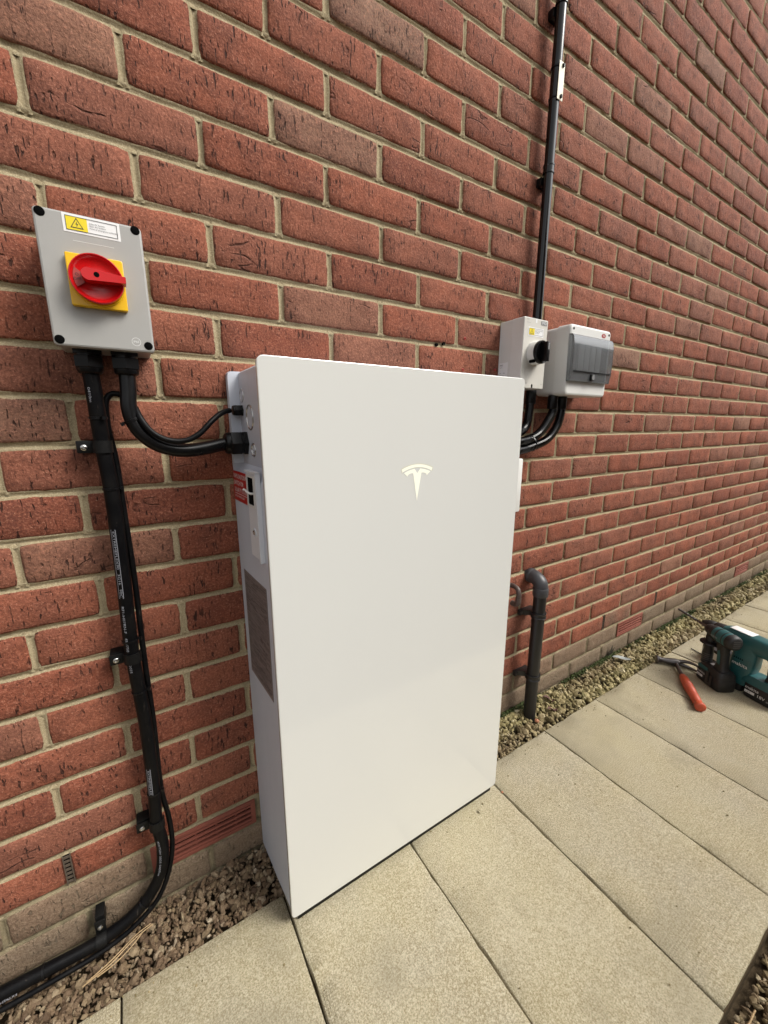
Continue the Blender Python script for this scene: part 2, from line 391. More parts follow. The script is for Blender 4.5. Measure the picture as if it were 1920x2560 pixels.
# ------------------------------------------------------------------ brick wall
ROWOFF = {-1: 2.5, 0: 7.2, 1: -3.4, 2: 10.2, 3: -1.7, 4: 8.3, 5: -1.7, 6: 8.8, 7: -7.1, 8: 5.3, 9: -8.1, 10: 6.9, 11: -5.4, 12: 3.4,
          13: -3.7, 14: -3.1, 15: -0.7, 16: -6.0, 17: -2.0, 18: -9.9, 19: 0.0, 20: 4.0}
XL, XR = -1.7, 7.3
ROW_TOP = -51
wall = thing('brick_wall', (1.5, 0, 0), 'red brick house wall with pale recessed mortar joints behind the equipment', 'wall')
def brick_mesh(nx, ny, seed, amp):
    rr = random.Random(seed); so = Vector((seed * 3.7, seed * 1.3, 5.1))
    V_, F, UV = [], [], []
    for j in range(ny + 1):
        for i in range(nx + 1):
            x = -0.1075 + 0.215 * i / nx; z = -0.0325 + 0.065 * j / ny
            ex = min(i, nx - i); ez = min(j, ny - j)
            b = ex == 0 or ez == 0
            y = noise.noise(Vector((x * 22, z * 30, 0)) + so) * 0.0016 * amp + noise.noise(Vector((x * 60, z * 70, 3)) + so) * 0.0008 * amp
            xx, zz = x, z
            if b:
                y = max(y, 0) + 0.0022 + 0.0012 * abs(noise.noise(Vector((x * 80, z * 80, 9)) + so))
                if ex == 0: xx += (noise.noise(Vector((x * 9, z * 60, 1)) + so) * 0.0016) * amp
                if ez == 0: zz += (noise.noise(Vector((x * 45, z * 9, 2)) + so) * 0.0013) * amp
                if ex == 0 and ez == 0:
                    xx -= math.copysign(0.0018, x); zz -= math.copysign(0.0016, z)
            V_.append((xx, y, zz)); UV.append((x + 0.1075, z + 0.0325))
    # put the first/last inner lines close to the arris
    for j in range(ny + 1):
        for i in range(nx + 1):
            k = j * (nx + 1) + i; x, y, z = V_[k]
            if 0 < i < nx and min(i, nx - i) == 1 and 0 < j < ny: x = math.copysign(0.1075 - 0.0042, x)
            if 0 < j < ny and min(j, ny - j) == 1 and 0 < i < nx: z = math.copysign(0.0325 - 0.0040, z)
            V_[k] = (x, y, z); 
            UV[k] = (min(max(x + 0.1075, 0), 0.215), min(max(z + 0.0325, 0), 0.065))
    for j in range(ny):
        for i in range(nx):
            a = j * (nx + 1) + i; F.append((a, a + 1, a + nx + 2, a + nx + 1))
    ring = [i for i in range(nx + 1)] + [j * (nx + 1) + nx for j in range(1, ny + 1)] + [ny * (nx + 1) + i for i in range(nx - 1, -1, -1)] + [j * (nx + 1) for j in range(ny - 1, 0, -1)]
    n0 = len(V_)
    for k in ring:
        x, y, z = V_[k]; V_.append((x, 0.045, z)); UV.append(UV[k])
    for q in range(len(ring)):
        q2 = (q + 1) % len(ring); F.append((ring[q2], ring[q], n0 + q, n0 + q2))
    return V_, F, UV
def to_mesh(name, V_, F, UV, mat):
    me = bpy.data.meshes.new(name); me.from_pydata(V_, [], F)
    uvl = me.uv_layers.new(name='UVMap')
    li = np.empty(len(me.loops), np.int32); me.loops.foreach_get('vertex_index', li)
    uvl.data.foreach_set('uv', np.array(UV, np.float32)[li].ravel())
    for q in me.polygons: q.use_smooth = True
    me.materials.append(MAT[mat]); me.update(); return me
HI = [to_mesh('brick_mesh', *brick_mesh(14, 6, k, 1.0), 'brick_single') for k in range(18)]
LO = [brick_mesh(6, 4, 100 + k, 1.0) for k in range(8)]

AIR = {(19, 0.0), (19, 8.0), (19, 14.0)}
WEEP = [(18, -1), (18, 7), (18, 9), (18, 13), (18, 15), (18, -3), (18, -5)]
glass_quad = [proj(p)[:2] for p in ((0.126, -0.187, 1.122), (0.7254, -0.187, 1.122), (0.7254, -0.187, 0.018), (0.126, -0.187, 0.018))]
def inside(q, x, y):
    s = 0
    for i in range(4):
        a, b = q[i], q[(i + 1) % 4]
        c = (b[0] - a[0]) * (y - a[1]) - (b[1] - a[1]) * (x - a[0])
        if c < 0: return False
    return True
bricks = []
perp = []       # perpend joints (x, z)
rr = random.Random(5)
row_off = {}
for r in range(ROW_TOP, 22):
    off = ROWOFF.get(r, rr.uniform(-7, 7)) / 1000.0; row_off[r] = off
    zc = 1.55 - 0.075 * r; half = 0.1125 if r % 2 else 0.0
    n0 = int((XL) / 0.225) - 1; n1 = int(XR / 0.225) + 1
    for n in range(n0, n1):
        jx = 0 if -2 <= n <= 3 else rr.uniform(-0.003, 0.003)
        px = n * 0.225 + off + half
        perp.append((px + jx, zc, r))
        xc = px + 0.1125
        if xc < XL or xc > XR: continue
        key = (r, round((xc - off) / 0.225 * 2) / 2)
        if key in AIR: continue
        grey = rr.random()
        tone = rr.uniform(0, 0.80) if grey > 0.12 else rr.uniform(0.8, 1.0)
        dirt = 0.0
        if r >= 20: dirt = 1.0
        elif r == 19: dirt = rr.uniform(0.82, 1.0)
        elif r == 18: dirt = rr.choice([0.0, 0.15, 0.35, 0.55]) 
        elif r == 17: dirt = rr.choice([0.0, 0.0, 0.2])
        c = []
        vis = True
        for dx in (-0.1075, 0.1075):
            for dz in (-0.0325, 0.0325):
                u, v, d = proj((xc + dx, 0, zc + dz))
                if d < 0.05: vis = False
                c.append((u, v))
        area = 0
        if vis:
            us = [p[0] for p in c]; vv = [p[1] for p in c]
            a4 = [c[0], c[2], c[3], c[1]]
            area = abs(sum(a4[i][0] * a4[(i + 1) % 4][1] - a4[(i + 1) % 4][0] * a4[i][1] for i in range(4))) / 2
            fx = max(0, min(1920, max(us)) - max(0, min(us))) / max(1, max(us) - min(us))
            fy = max(0, min(2560, max(vv)) - max(0, min(vv))) / max(1, max(vv) - min(vv))
            area *= fx * fy
            if all(inside(glass_quad, *p) for p in c): area = 0
            if zc < 0.0: area *= 0.0
        bricks.append([area, xc, zc, r, tone, dirt, n])
# a few bricks whose tone the photograph shows clearly
for b in bricks:
    if b[3] == 0 and abs(b[1] + 0.105) < 0.03: b[4] = 0.93
    if b[3] == 6 and abs(b[1] + 0.10) < 0.03: b[4] = 0.82
    if b[3] == 4 and abs(b[1] - 0.34) < 0.04: b[4] = 0.90
bricks.sort(key=lambda b: -b[0])
near = [b for b in bricks[:300] if b[0] > 0]
rest = bricks[len(near):]
for i, (a, xc, zc, r, tone, dirt, n) in enumerate(near):
    ob = bpy.data.objects.new('brick', HI[(i * 7 + r * 3) % len(HI)]); COL.objects.link(ob); ob.parent = wall
    ob.location = (xc - 1.5 + rr.uniform(-.001, .001), rr.uniform(-0.0012, 0.0012), zc + rr.uniform(-.0012, .0012))
    ob.rotation_euler = (0, R(rr.uniform(-0.35, 0.35)), 0)
    if rr.random() < 0.5: ob.scale = (-1, 1, 1)
    ob['tone'] = float(tone); ob['dirt'] = float(dirt)
VV, FF, UU, TT, DD = [], [], [], [], []
o = 0
for i, (a, xc, zc, r, tone, dirt, n) in enumerate(rest):
    v, f, uv = LO[(i * 5 + r) % len(LO)]
    arr = np.array(v) + [xc - 1.5, rr.uniform(-0.0012, 0.0012), zc + rr.uniform(-.0012, .0012)]
    VV.append(arr); UU += uv; FF += [tuple(k + o for k in q) for q in f]; o += len(v)
    TT.append(np.full(len(v), tone)); DD.append(np.full(len(v), dirt))
me = to_mesh('brick_mass', np.concatenate(VV).tolist(), FF, UU, 'brick_mass')
for nm, dat in (('tone', TT), ('dirt', DD)):
    at = me.attributes.new(nm, 'FLOAT', 'POINT'); at.data.foreach_set('value', np.concatenate(dat).astype(np.float32))
ob = bpy.data.objects.new('farther_bricks', me); COL.objects.link(ob); ob.parent = wall; tag(ob, kind='stuff')

# mortar: hollow (concave) joints
mv, mf = [], []
PROF = [(-0.0085, 0.0034), (-0.0050, 0.0030), (-0.0028, 0.0046), (0.0, 0.0064), (0.0028, 0.0046), (0.0050, 0.0030), (0.0085, 0.0034)]
def strip(pts, prof_dir, jit):
    """pts: centre points along the joint, prof_dir: unit vector across it"""
    base = len(mv); k = len(PROF)
    for p in pts:
        for d, y in PROF:
            q = Vector(p) + prof_dir * d
            nn = noise.noise(Vector((q.x * 35, q.z * 35, d * 300))) * 0.0011 + noise.noise(Vector((q.x * 130, q.z * 130, 4))) * 0.0006
            mv.append((q.x - 1.5, y + nn * (0.6 if d else 1), q.z))
    for i in range(len(pts) - 1):
        for j in range(k - 1):
            a = base + i * k + j; mf.append((a, a + 1, a + k + 1, a + k))
for r in range(ROW_TOP, 22):
    z = 1.55 - 0.075 * r - 0.0375
    fine = 0.012 if -14 < r else 0.15
    xs = []
    x = XL
    while x < XR:
        xs.append(x); x += fine if -0.6 < x < 2.2 else max(fine, 0.04)
    strip([(x, 0, z + noise.noise(Vector((x * 3, z * 7, 0))) * 0.0012) for x in xs], Vector((0, 0, 1)), 1)
for px, zc, r in perp:
    if px < XL or px > XR: continue
    k = 8 if -14 < r and px < 2.5 else 2
    strip([(px, 0, zc - 0.0360 + 0.072 * i / k) for i in range(k + 1)], Vector((1, 0, 0)), 1)
# solid wall core behind the joints
base = len(mv)
for x, y, z in ((XL, 0.014, -0.1), (XR, 0.014, -0.1), (XR, 0.014, 5.4), (XL, 0.014, 5.4), (XL, 0.25, -0.1), (XR, 0.25, -0.1), (XR, 0.25, 5.4), (XL, 0.25, 5.4)):
    mv.append((x - 1.5, y, z))
for q in ((0, 1, 2, 3), (5, 4, 7, 6), (4, 0, 3, 7), (1, 5, 6, 2), (3, 2, 6, 7)): mf.append(tuple(base + i for i in q))
me = bpy.data.meshes.new('mortar'); me.from_pydata(mv, [], mf)
for q in me.polygons: q.use_smooth = len(q.vertices) == 4 and q.area < 0.05
me.materials.append(MAT['mortar'])
ob = bpy.data.objects.new('mortar', me); COL.objects.link(ob); ob.parent = wall

# unseen house behind the camera, added to darken reflections and shape the light
def unseen_house_mat():
    s = NT('unseen_house_brick'); p = s.pos((1, 1, 1))
    rot = s.n('Mapping'); rot.inputs['Rotation'].default_value = (R(90), 0, 0); s.t.links.new(p, rot.inputs['Vector'])
    bt_ = s.n('TexBrick'); bt_.inputs['Scale'].default_value = 1.0; bt_.inputs['Brick Width'].default_value = 0.225; bt_.inputs['Row Height'].default_value = 0.075
    bt_.inputs['Mortar Size'].default_value = 0.005; bt_.inputs['Color1'].default_value = (0.20, 0.135, 0.085, 1); bt_.inputs['Color2'].default_value = (0.17, 0.115, 0.075, 1); bt_.inputs['Mortar'].default_value = (0.40, 0.33, 0.21, 1)
    s.t.links.new(rot.outputs[0], bt_.inputs['Vector']); s.out(bt_.outputs[0], 0.9, None, None, 0.2)
unseen_house_mat()
nb = thing('unseen_house', (0, -3.4, 0), 'unseen brown brick house wall added across the passage to shape the light', 'house')
MB().box(0.1, 12.0, -3.8, -3.4, -0.04, 2.8).build('wall', 'unseen_house_brick', nb, smooth=0)
MB().prism([(0.12, 0), (-0.5, 0.0), (-3.2, 1.9), (-3.2, 2.0), (-0.5, 0.12), (0.12, 0.12)], (0.0, -3.4, 2.80), (0, 1, 0), (0, 0, 1), (1, 0, 0), 12.1).build('roof', 'pipe_brown', nb, smooth=0)

def air_brick(xc, zc):
    mb = MB(); a, b = 0.1070, 0.0325
    mb.box(xc - a, xc + a, -0.001, 0.03, zc + b - 0.009, zc + b, 0.001)
    mb.box(xc - a, xc + a, -0.001, 0.03, zc - b, zc - b + 0.009, 0.001)
    mb.box(xc - a, xc - a + 0.010, -0.0006, 0.03, zc - b + 0.0085, zc + b - 0.0085)
    mb.box(xc + a - 0.010, xc + a, -0.0006, 0.03, zc - b + 0.0085, zc + b - 0.0085)
    fr = mb.build('air_brick', 'terracotta', wall)
    for k in range(4):
        z = zc - 0.0185 + k * 0.0123
        MB().box(xc - a + 0.0095, xc + a - 0.0095, -0.0012 + 0.0006 * (k % 2), 0.0045, z - 0.0027, z + 0.0027, 0.0006).build('slat', 'terracotta', fr)
    for k in range(1, 5):
        x = xc - a + k * 2 * a / 5
        MB().box(x - 0.0016, x + 0.0016, 0.0035, 0.02, zc - b + 0.008, zc + b - 0.008).build('divider', 'terracotta', fr)
    MB().poly([(xc - a, 0.0135, zc - b), (xc + a, 0.0135, zc - b), (xc + a, 0.0135, zc + b), (xc - a, 0.0135, zc + b)]).build('dark_cavity', 'recess_black', fr)
for r, n in AIR: air_brick(n * 0.225, 1.55 - 0.075 * r)
for r, n in WEEP:
    x = n * 0.225 + row_off[r] + (0 if r % 2 == 0 else .1125); z = 1.55 - 0.075 * r
    mb = MB()
    mb.box(x - 0.0062, x - 0.0048, -0.0015, 0.006, z - 0.034, z + 0.033); mb.box(x + 0.0048, x + 0.0062, -0.0015, 0.006, z - 0.034, z + 0.033)
    wv = mb.build('weep_vent', 'weep_plastic', wall, smooth=0)
    for k in range(7):
        zz = z - 0.028 + k * 0.0093
        MB().box(x - 0.0047, x + 0.0047, 0.0002, 0.004, zz - 0.0022, zz + 0.0022).build('rib', 'weep_plastic', wv, smooth=0)
    MB().box(x - 0.0048, x + 0.0048, 0.0022, 0.005, z - 0.033, z + 0.032).build('dark_slot', 'recess_black', wv, smooth=0)
for x, z in ((0.7111, 1.2354), (0.7076, 1.1592), (0.827, 1.1667)):
    p_ = MB().lathe((x, 0.003, z), (0, -1, 0), [(0, 0.0036), (0.0038, 0.0036), (0.0040, 0.0020), (0.0015, 0.0018)], 12).build('wall_plug', 'plastic_red_dim', wall)
for x, z in ((0.641, 1.2157), (0.6191, 1.2115)):
    MB().lathe((x, 0.004, z), (0, -1, 0), [(0, 0.004), (0.0055, 0.0038)], 10).build('drilled_hole', 'recess_black', wall)

# ------------------------------------------------------------------ paving
PX0, PXW = 0.1295, 0.3037
YB, YF = -0.118, -0.7145
bed = MB().box(-2.4, 7.4, YF - 0.0, YB + 0.0, -0.044, -0.012).build('pavement', 'soil', smooth=0, local=(0, 0, 0)); tag(bed, kind='structure')
def slab_mesh(seed):
    so = Vector((seed * 2.1, 7.7, seed)); nx, ny = 12, 24
    V_, F = [], []
    for j in range(ny + 1):
        for i in range(nx + 1):
            x = -0.1506 + 0.3012 * i / nx; y = -0.298 + 0.596 * j / ny
            ex, ey = min(i, nx - i), min(j, ny - j); z = noise.noise(Vector((x * 6, y * 6, 0)) + so) * 0.0008
            if ex == 1 and 0 < j < ny: x = math.copysign(0.1506 - 0.004, x)
            if ey == 1 and 0 < i < nx: y = math.copysign(0.298 - 0.004, y)
            if ex == 0 or ey == 0:
                wob = abs(noise.noise(Vector((x * 18, y * 18, 5)) + so)); chip = max(0, noise.noise(Vector((x * 30, y * 30, 8)) + so) - 0.28) * 0.012
                z -= 0.0013 + 0.0012 * wob + chip
                if ex == 0: x -= math.copysign(0.0006 + 0.0012 * wob + chip * 0.6, x)
                if ey == 0: y -= math.copysign(0.0006 + 0.0012 * wob + chip * 0.6, y)
            V_.append((x, y, z))
    for j in range(ny):
        for i in range(nx):
            a = j * (nx + 1) + i; F.append((a, a + 1, a + nx + 2, a + nx + 1))
    ring = [i for i in range(nx + 1)] + [j * (nx + 1) + nx for j in range(1, ny + 1)] + [ny * (nx + 1) + i for i in range(nx - 1, -1, -1)] + [j * (nx + 1) for j in range(ny - 1, 0, -1)]
    n0 = len(V_)
    for k in ring: V_.append((V_[k][0], V_[k][1], -0.040))
    for q in range(len(ring)):
        q2 = (q + 1) % len(ring); F.append((ring[q2], ring[q], n0 + q, n0 + q2))
    me = bpy.data.meshes.new('paving_slab'); me.from_pydata(V_, [], F)
    for q in me.polygons: q.use_smooth = True
    me.set_sharp_from_angle(angle=R(60)); me.materials.append(MAT['slab']); return me
SL = [slab_mesh(k) for k in range(6)]
for k in range(-8, 23):
    ob = bpy.data.objects.new('paving_slab', SL[k % 6]); COL.objects.link(ob); ob.parent = bed
    ob.location = (PX0 + PXW * (k + 0.5) + rr.uniform(-.0007, .0007), (YB + YF) / 2 + rr.uniform(-.0015, .0015), rr.uniform(-.0012, .0012))
    ob.rotation_euler = (R(rr.uniform(-.12, .12)), R(rr.uniform(-.2, .2)), R(rr.uniform(-.12, .12)))

# ------------------------------------------------------------------ gravel
ICO = None
def ico():
    bm = bmesh.new(); bmesh.ops.create_icosphere(bm, subdivisions=1, radius=1.0)
    v = np.array([p.co[:] for p in bm.verts]); f = np.array([[q.index for q in t.verts] for t in bm.faces]); bm.free(); return v, f
IV, IF = ico()
def gravel(name, pts, sizes, moss, label):
    n = len(pts)
    A = rng.normal(size=(n, 3, 3)); Q = np.linalg.qr(A)[0]
    sc = np.stack([rng.uniform(0.75, 1.35, n), rng.uniform(0.6, 1.0, n), rng.uniform(0.38, 0.75, n)], 1) * sizes[:, None]
    jit = rng.uniform(0.72, 1.22, (n, len(IV), 1))
    L_ = IV[None] * jit * sc[:, None, :]
    X = np.einsum('nij,nvj->nvi', Q, L_) + pts[:, None, :]
    V_ = X.reshape(-1, 3); F = (IF[None] + (np.arange(n) * len(IV))[:, None, None]).reshape(-1, 3)
    me = bpy.data.meshes.new(name)
    me.vertices.add(len(V_)); me.vertices.foreach_set('co', V_.astype(np.float32).ravel())
    me.loops.add(F.size); me.loops.foreach_set('vertex_index', F.astype(np.int32).ravel())
    me.polygons.add(len(F)); me.polygons.foreach_set('loop_start', (np.arange(len(F)) * 3).astype(np.int32))
    me.polygons.foreach_set('use_smooth', np.zeros(len(F), bool)); me.update(calc_edges=True); me.validate()
    tone = np.clip(rng.beta(1.5, 1.9, n), 0, 1)
    for nm, d in (('tone', tone), ('moss', np.clip(moss, 0, 1))):
        at = me.attributes.new(nm, 'FLOAT', 'POINT'); at.data.foreach_set('value', np.repeat(d, len(IV)).astype(np.float32))
    me.materials.append(MAT['gravel'])
    ob = bpy.data.objects.new(name, me); COL.objects.link(ob)
    return tag(ob, label, 'gravel', kind='stuff')
def scatter(x0, x1, y0, y1, zf, dens, size):
    n = int((x1 - x0) * (y1 - y0) * dens)
    x = rng.uniform(x0, x1, n); y = rng.uniform(y0, y1, n)
    s = np.clip(rng.lognormal(math.log(size * 0.95), 0.36, n), size * 0.4, size * 2.1)
    z = zf(x, y) + rng.uniform(-0.010, 0.003, n)
    return np.stack([x, y, z], 1), s
def zwall(x, y):
    edge = np.clip((y - YB) / 0.118, 0, 1)
    return -0.010 + 0.026 * edge ** 0.8 + 0.003 * np.sin(x * 23 + y * 40) + 0.003 * np.sin(x * 7.3)
parts = [scatter(-0.75, 0.95, YB + 0.003, -0.003, zwall, 34000, 0.0055), scatter(0.95, 2.6, YB + 0.003, -0.003, zwall, 15000, 0.0086),
         scatter(2.6, 6.5, YB + 0.003, -0.003, zwall, 9000, 0.0090), scatter(-1.7, -0.75, YB + 0.003, -0.003, zwall, 9000, 0.009)]
P_ = np.concatenate([p for p, s in parts]); S_ = np.concatenate([s for p, s in parts])
P_[:, 1] = np.clip(P_[:, 1], YB + 0.005, -0.004)
ms = np.clip((P_[:, 0] - 0.45) / 0.5, 0, 1) * (0.75 + 0.35 * np.sin(P_[:, 0] * 5.1) * np.sin(P_[:, 1] * 50)) + rng.uniform(-0.15, 0.15, len(P_))
gravel('gravel_strip', P_, S_, ms, 'brown and mossy loose gravel between wall and paving')
P_, S_ = scatter(0.0, 3.4, -1.12, YF - 0.012, lambda x, y: -0.030 + 0.004 * np.sin(x * 31 + y * 17), 17000, 0.0072)
gravel('gravel_border', P_, S_, rng.uniform(0.1, 0.5, len(P_)), 'dark loose gravel along the outer paving edge')

n_ = 420
gx = rng.uniform(-0.4, 3.2, n_); gy = np.where(rng.random(n_) < 0.6, YB - rng.exponential(0.03, n_), rng.uniform(YF + 0.02, YB, n_))
gravel('grit', np.stack([gx, np.clip(gy, YF + 0.01, YB - 0.004), np.full(n_, 0.0012)], 1), rng.uniform(0.0009, 0.0026, n_), np.full(n_, 0.6), 'fine grit and crumbs scattered over the paving slabs')
n_ = 3800
mx = np.concatenate([rng.uniform(1.15, 3.6, 3000), rng.uniform(0.95, 1.15, 800)]); my = -0.004 - np.abs(rng.normal(0, 0.007, n_))
keep = (np.sin(mx * 9.1) + np.sin(mx * 23.7 + 1) + rng.normal(0, 0.8, n_)) > 0.1
mo = gravel('moss', np.stack([mx, my, 0.021 + rng.uniform(-0.006, 0.005, n_)], 1)[keep], rng.uniform(0.0025, 0.006, n_)[keep], np.ones(int(keep.sum())), 'dark green moss along the foot of the wall')
mo.data.materials[0] = MAT['moss']; mo['category'] = 'moss'

# ------------------------------------------------------------------ spline helper
def spline(pts, step=0.004):
    P = [Vector(p) for p in pts]; out = []
    for i in range(len(P) - 1):
        p0 = P[max(i - 1, 0)]; p1, p2 = P[i], P[i + 1]; p3 = P[min(i + 2, len(P) - 1)]
        d01 = max((p1 - p0).length, 1e-6) ** 0.5; d12 = max((p2 - p1).length, 1e-6) ** 0.5; d23 = max((p3 - p2).length, 1e-6) ** 0.5
        m1 = (p2 - p1) if i == 0 else ((p1 - p0) / d01 - (p2 - p0) / (d01 + d12) + (p2 - p1) / d12) * d12
        m2 = (p2 - p1) if i == len(P) - 2 else ((p2 - p1) / d12 - (p3 - p1) / (d12 + d23) + (p3 - p2) / d23) * d12
        n = max(2, int((p2 - p1).length / step))
        for k in range(n):
            t = k / n; t2, t3 = t * t, t * t * t
            out.append(p1 * (2 * t3 - 3 * t2 + 1) + m1 * (t3 - 2 * t2 + t) + p2 * (-2 * t3 + 3 * t2) + m2 * (t3 - t2))
    out.append(P[-1]); return out
def hexgland(o, axis, r, parent, name='cable_gland'):
    mb = MB()
    mb.lathe(o, axis, [(0, r * 1.02), (r * 0.30, r * 1.02)], 6)
    mb.lathe(o, axis, [(r * 0.30, r * 0.86), (r * 0.46, r * 0.86)], 20)
    mb.lathe(o, axis, [(r * 0.46, r * 0.94), (r * 0.5, r), (r * 1.25, r), (r * 1.32, r * 0.92)], 6)
    mb.lathe(o, axis, [(r * 1.3, r * 0.86), (r * 1.45, r * 0.86), (r * 1.62, r * 0.80), (r * 1.70, r * 0.70)], 24)
    return mb.build(name, 'plastic_black', parent, smooth=30)
def screw(o, axis, r, parent, mat='steel', name='screw'):
    mb = MB(); mb.lathe(o, axis, [(0, r), (r * 0.35, r), (r * 0.6, r * 0.72), (r * 0.62, r * 0.42), (r * 0.3, r * 0.36)], 16)
    return mb.build(name, mat, parent)
def rrect(x0, x1, z0, z1, r, n=6):
    out = []
    for cx, cz, a0 in ((x1 - r, z0 + r, -90), (x1 - r, z1 - r, 0), (x0 + r, z1 - r, 90), (x0 + r, z0 + r, 180)):
        for k in range(n + 1):
            a = R(a0 + 90 * k / n); out.append((cx + r * math.cos(a), cz + r * math.sin(a)))
    return out
def rbox(mb, x0, x1, z0, z1, y0, y1, r, e, n=6):
    """rounded plate in the XZ plane, from back y0 to front y1 (y1<y0), front edge softened by e"""
    rings = []
    for y, ins in ((y0, 0), (y1 + e, 0), (y1 + e * 0.3, e * 0.3), (y1, e)):
        rings.append([(x, y, z) for x, z in rrect(x0 + ins, x1 - ins, z0 + ins, z1 - ins, max(r - ins, 0.0005), n)])
    return mb.loft(rings)

# ------------------------------------------------------------------ home battery
bat = thing('home_battery', (0.4257, -0.09, 0.018), 'white glass-fronted home battery cabinet standing on the paving against the wall', 'battery')
XC = 0.4257
low = [(0.118, -0.003), (0.1185, -0.012), (0.1235, -0.100), (0.129, -0.1755)]
upp = [(0.118, -0.003), (0.1195, -0.0115), (0.1375, -0.0145), (0.1395, -0.1755)]
def ring(pl, z, ins=0.0):
    right = [(2 * XC - x, y) for x, y in reversed(low)]
    return [(x + ins, y - ins * 0.3 if k == 0 else y, z) for k, (x, y) in enumerate(pl)] + [(x - ins, y, z) for x, y in right]
body = MB().loft([ring(low, 0.0225, 0.004), ring(low, 0.027), ring(low, 0.60), ring(low, 0.921), ring(low, 0.926, 0.0006), ring(upp, 0.948), ring(upp, 1.105), ring(upp, 1.112, 0.001), ring(upp, 1.1155, 0.005)]).build('body', 'cabinet_grey', bat, smooth=28)
MB().box(0.136, 0.7155, -0.1803, -0.1750, 0.0232, 1.108).build('shadow_gap', 'recess_black', bat, smooth=0)  # black spacer put in to draw a shadow line behind the glass
def sidex(y): return 0.118 + (-y) / 0.178 * 0.011
def SP(y, z, o=0.0006): return Vector((sidex(y) - o, y, z))
SU = Vector((0.0617, -0.998, 0)).normalized(); SVz = Vector((0, 0, 1)); SN = Vector((-0.998, -0.0617, 0))
def side_quad(y0, y1, z0, z1, o, th, name, mat, parent):
    mb = MB(); a = [SP(y0, z0, o), SP(y1, z0, o), SP(y1, z1, o), SP(y0, z1, o)]
    mb.loft([a, [p + SN * th for p in a]]); return mb.build(name, mat, parent, smooth=0)
gl = rbox(MB(), 0.12597, 0.72537, 0.0182, 1.1222, -0.1802, -0.1868, 0.0115, 0.0016, 8).build('front_glass', 'white_glass', bat, smooth=14)
# emblem on the glass
ec, ey = 0.4262, -0.18685
top = lambda t: 0.9447 - 0.0087 * t * t
mb = MB(); N = 14
for k in range(N):
    t0, t1 = -1 + 2 * k / N, -1 + 2 * (k + 1) / N
    f = lambda t, q: (ec + (0.0376 - 0.0018 * q) * t, ey - 0.0003, top(t) - 0.0060 * q)
    mb.poly([f(t0, 0), f(t1, 0), f(t1, 1), f(t0, 1)])
hf = [(0, 0.9272), (-0.0070, 0.9361)] + [(-0.0070 - 0.0255 * k / 6, 0.9363 - 0.0001 - 0.0073 * ((0.0070 + 0.0255 * k / 6) / 0.0325) ** 2) for k in range(1, 7)]
hf += [(-0.0238, 0.9217), (-0.0222, 0.9245), (-0.0190, 0.9264), (-0.0150, 0.9273), (-0.0102, 0.9274), (0, 0.8712)]
mb.poly([(ec + x, ey - 0.0003, z) for x, z in hf]); mb.poly([(ec - x, ey - 0.0003, z) for x, z in hf])
mb.build('emblem', 'emblem', gl, smooth=0)
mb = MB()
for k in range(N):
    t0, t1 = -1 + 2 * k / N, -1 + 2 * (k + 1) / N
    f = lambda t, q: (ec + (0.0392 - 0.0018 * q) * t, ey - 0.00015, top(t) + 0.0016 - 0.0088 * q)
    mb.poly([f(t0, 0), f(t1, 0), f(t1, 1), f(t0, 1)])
mb.build('emblem_shadow_line', 'emblem_shadow', gl, smooth=0)  # slightly darker band painted as a shadow line behind the arch
# knockouts, glands
def knock(y, z, r):
    pts = [(0.1383, y + r * math.cos(a), z + r * math.sin(a)) for a in [2 * math.pi * k / 28 for k in range(28)]]
    mb = MB(); n = 6; rings = []
    for k in range(28):
        a = 2 * math.pi * k / 28; c = Vector((0.1382, y + r * math.cos(a), z + r * math.sin(a))); rad = Vector((0, math.cos(a), math.sin(a)))
        rings.append([c + rad * 0.0014 * math.cos(q) + Vector((-1, 0, 0)) * 0.0014 * math.sin(q) for q in [2 * math.pi * i / n for i in range(n)]])
    mb.loft(rings + [rings[0]], cap=False).build('knockout', 'steel', bat)
knock(-0.031, 1.072, 0.0115); knock(-0.0785, 1.0325, 0.0212); knock(-0.089, 0.976, 0.0112)
hexgland((0.1378, -0.0285, 1.0455), (-1, 0, 0.0), 0.0105, bat)
hexgland((0.1378, -0.0400, 0.9868), (-1, 0, 0.0), 0.0225, bat)
# red notice
rl = side_quad(-0.004, -0.0985, 0.877, 0.934, 0.0004, 0.0006, 'warning_label', 'label_red', bat)
for k, (s_, z) in enumerate((('RAPID SHUTDOWN', 0.9245), ('SWITCH FOR', 0.9115), ('SOLAR PV SYSTEM', 0.8985))):
    text_on(s_, 0.0120, SP(-0.010, z, 0.0014), SU, SVz, 'print_white', rl, sx=0.80)
side_quad(-0.010, -0.095, 0.8910, 0.8918, 0.0012, 0.0002, 'printed_line', 'print_white', rl)
text_on('SWITCH ON BOTH SIDES', 0.0055, SP(-0.010, 0.8858, 0.0014), SU, SVz, 'print_white', rl, sx=0.95)
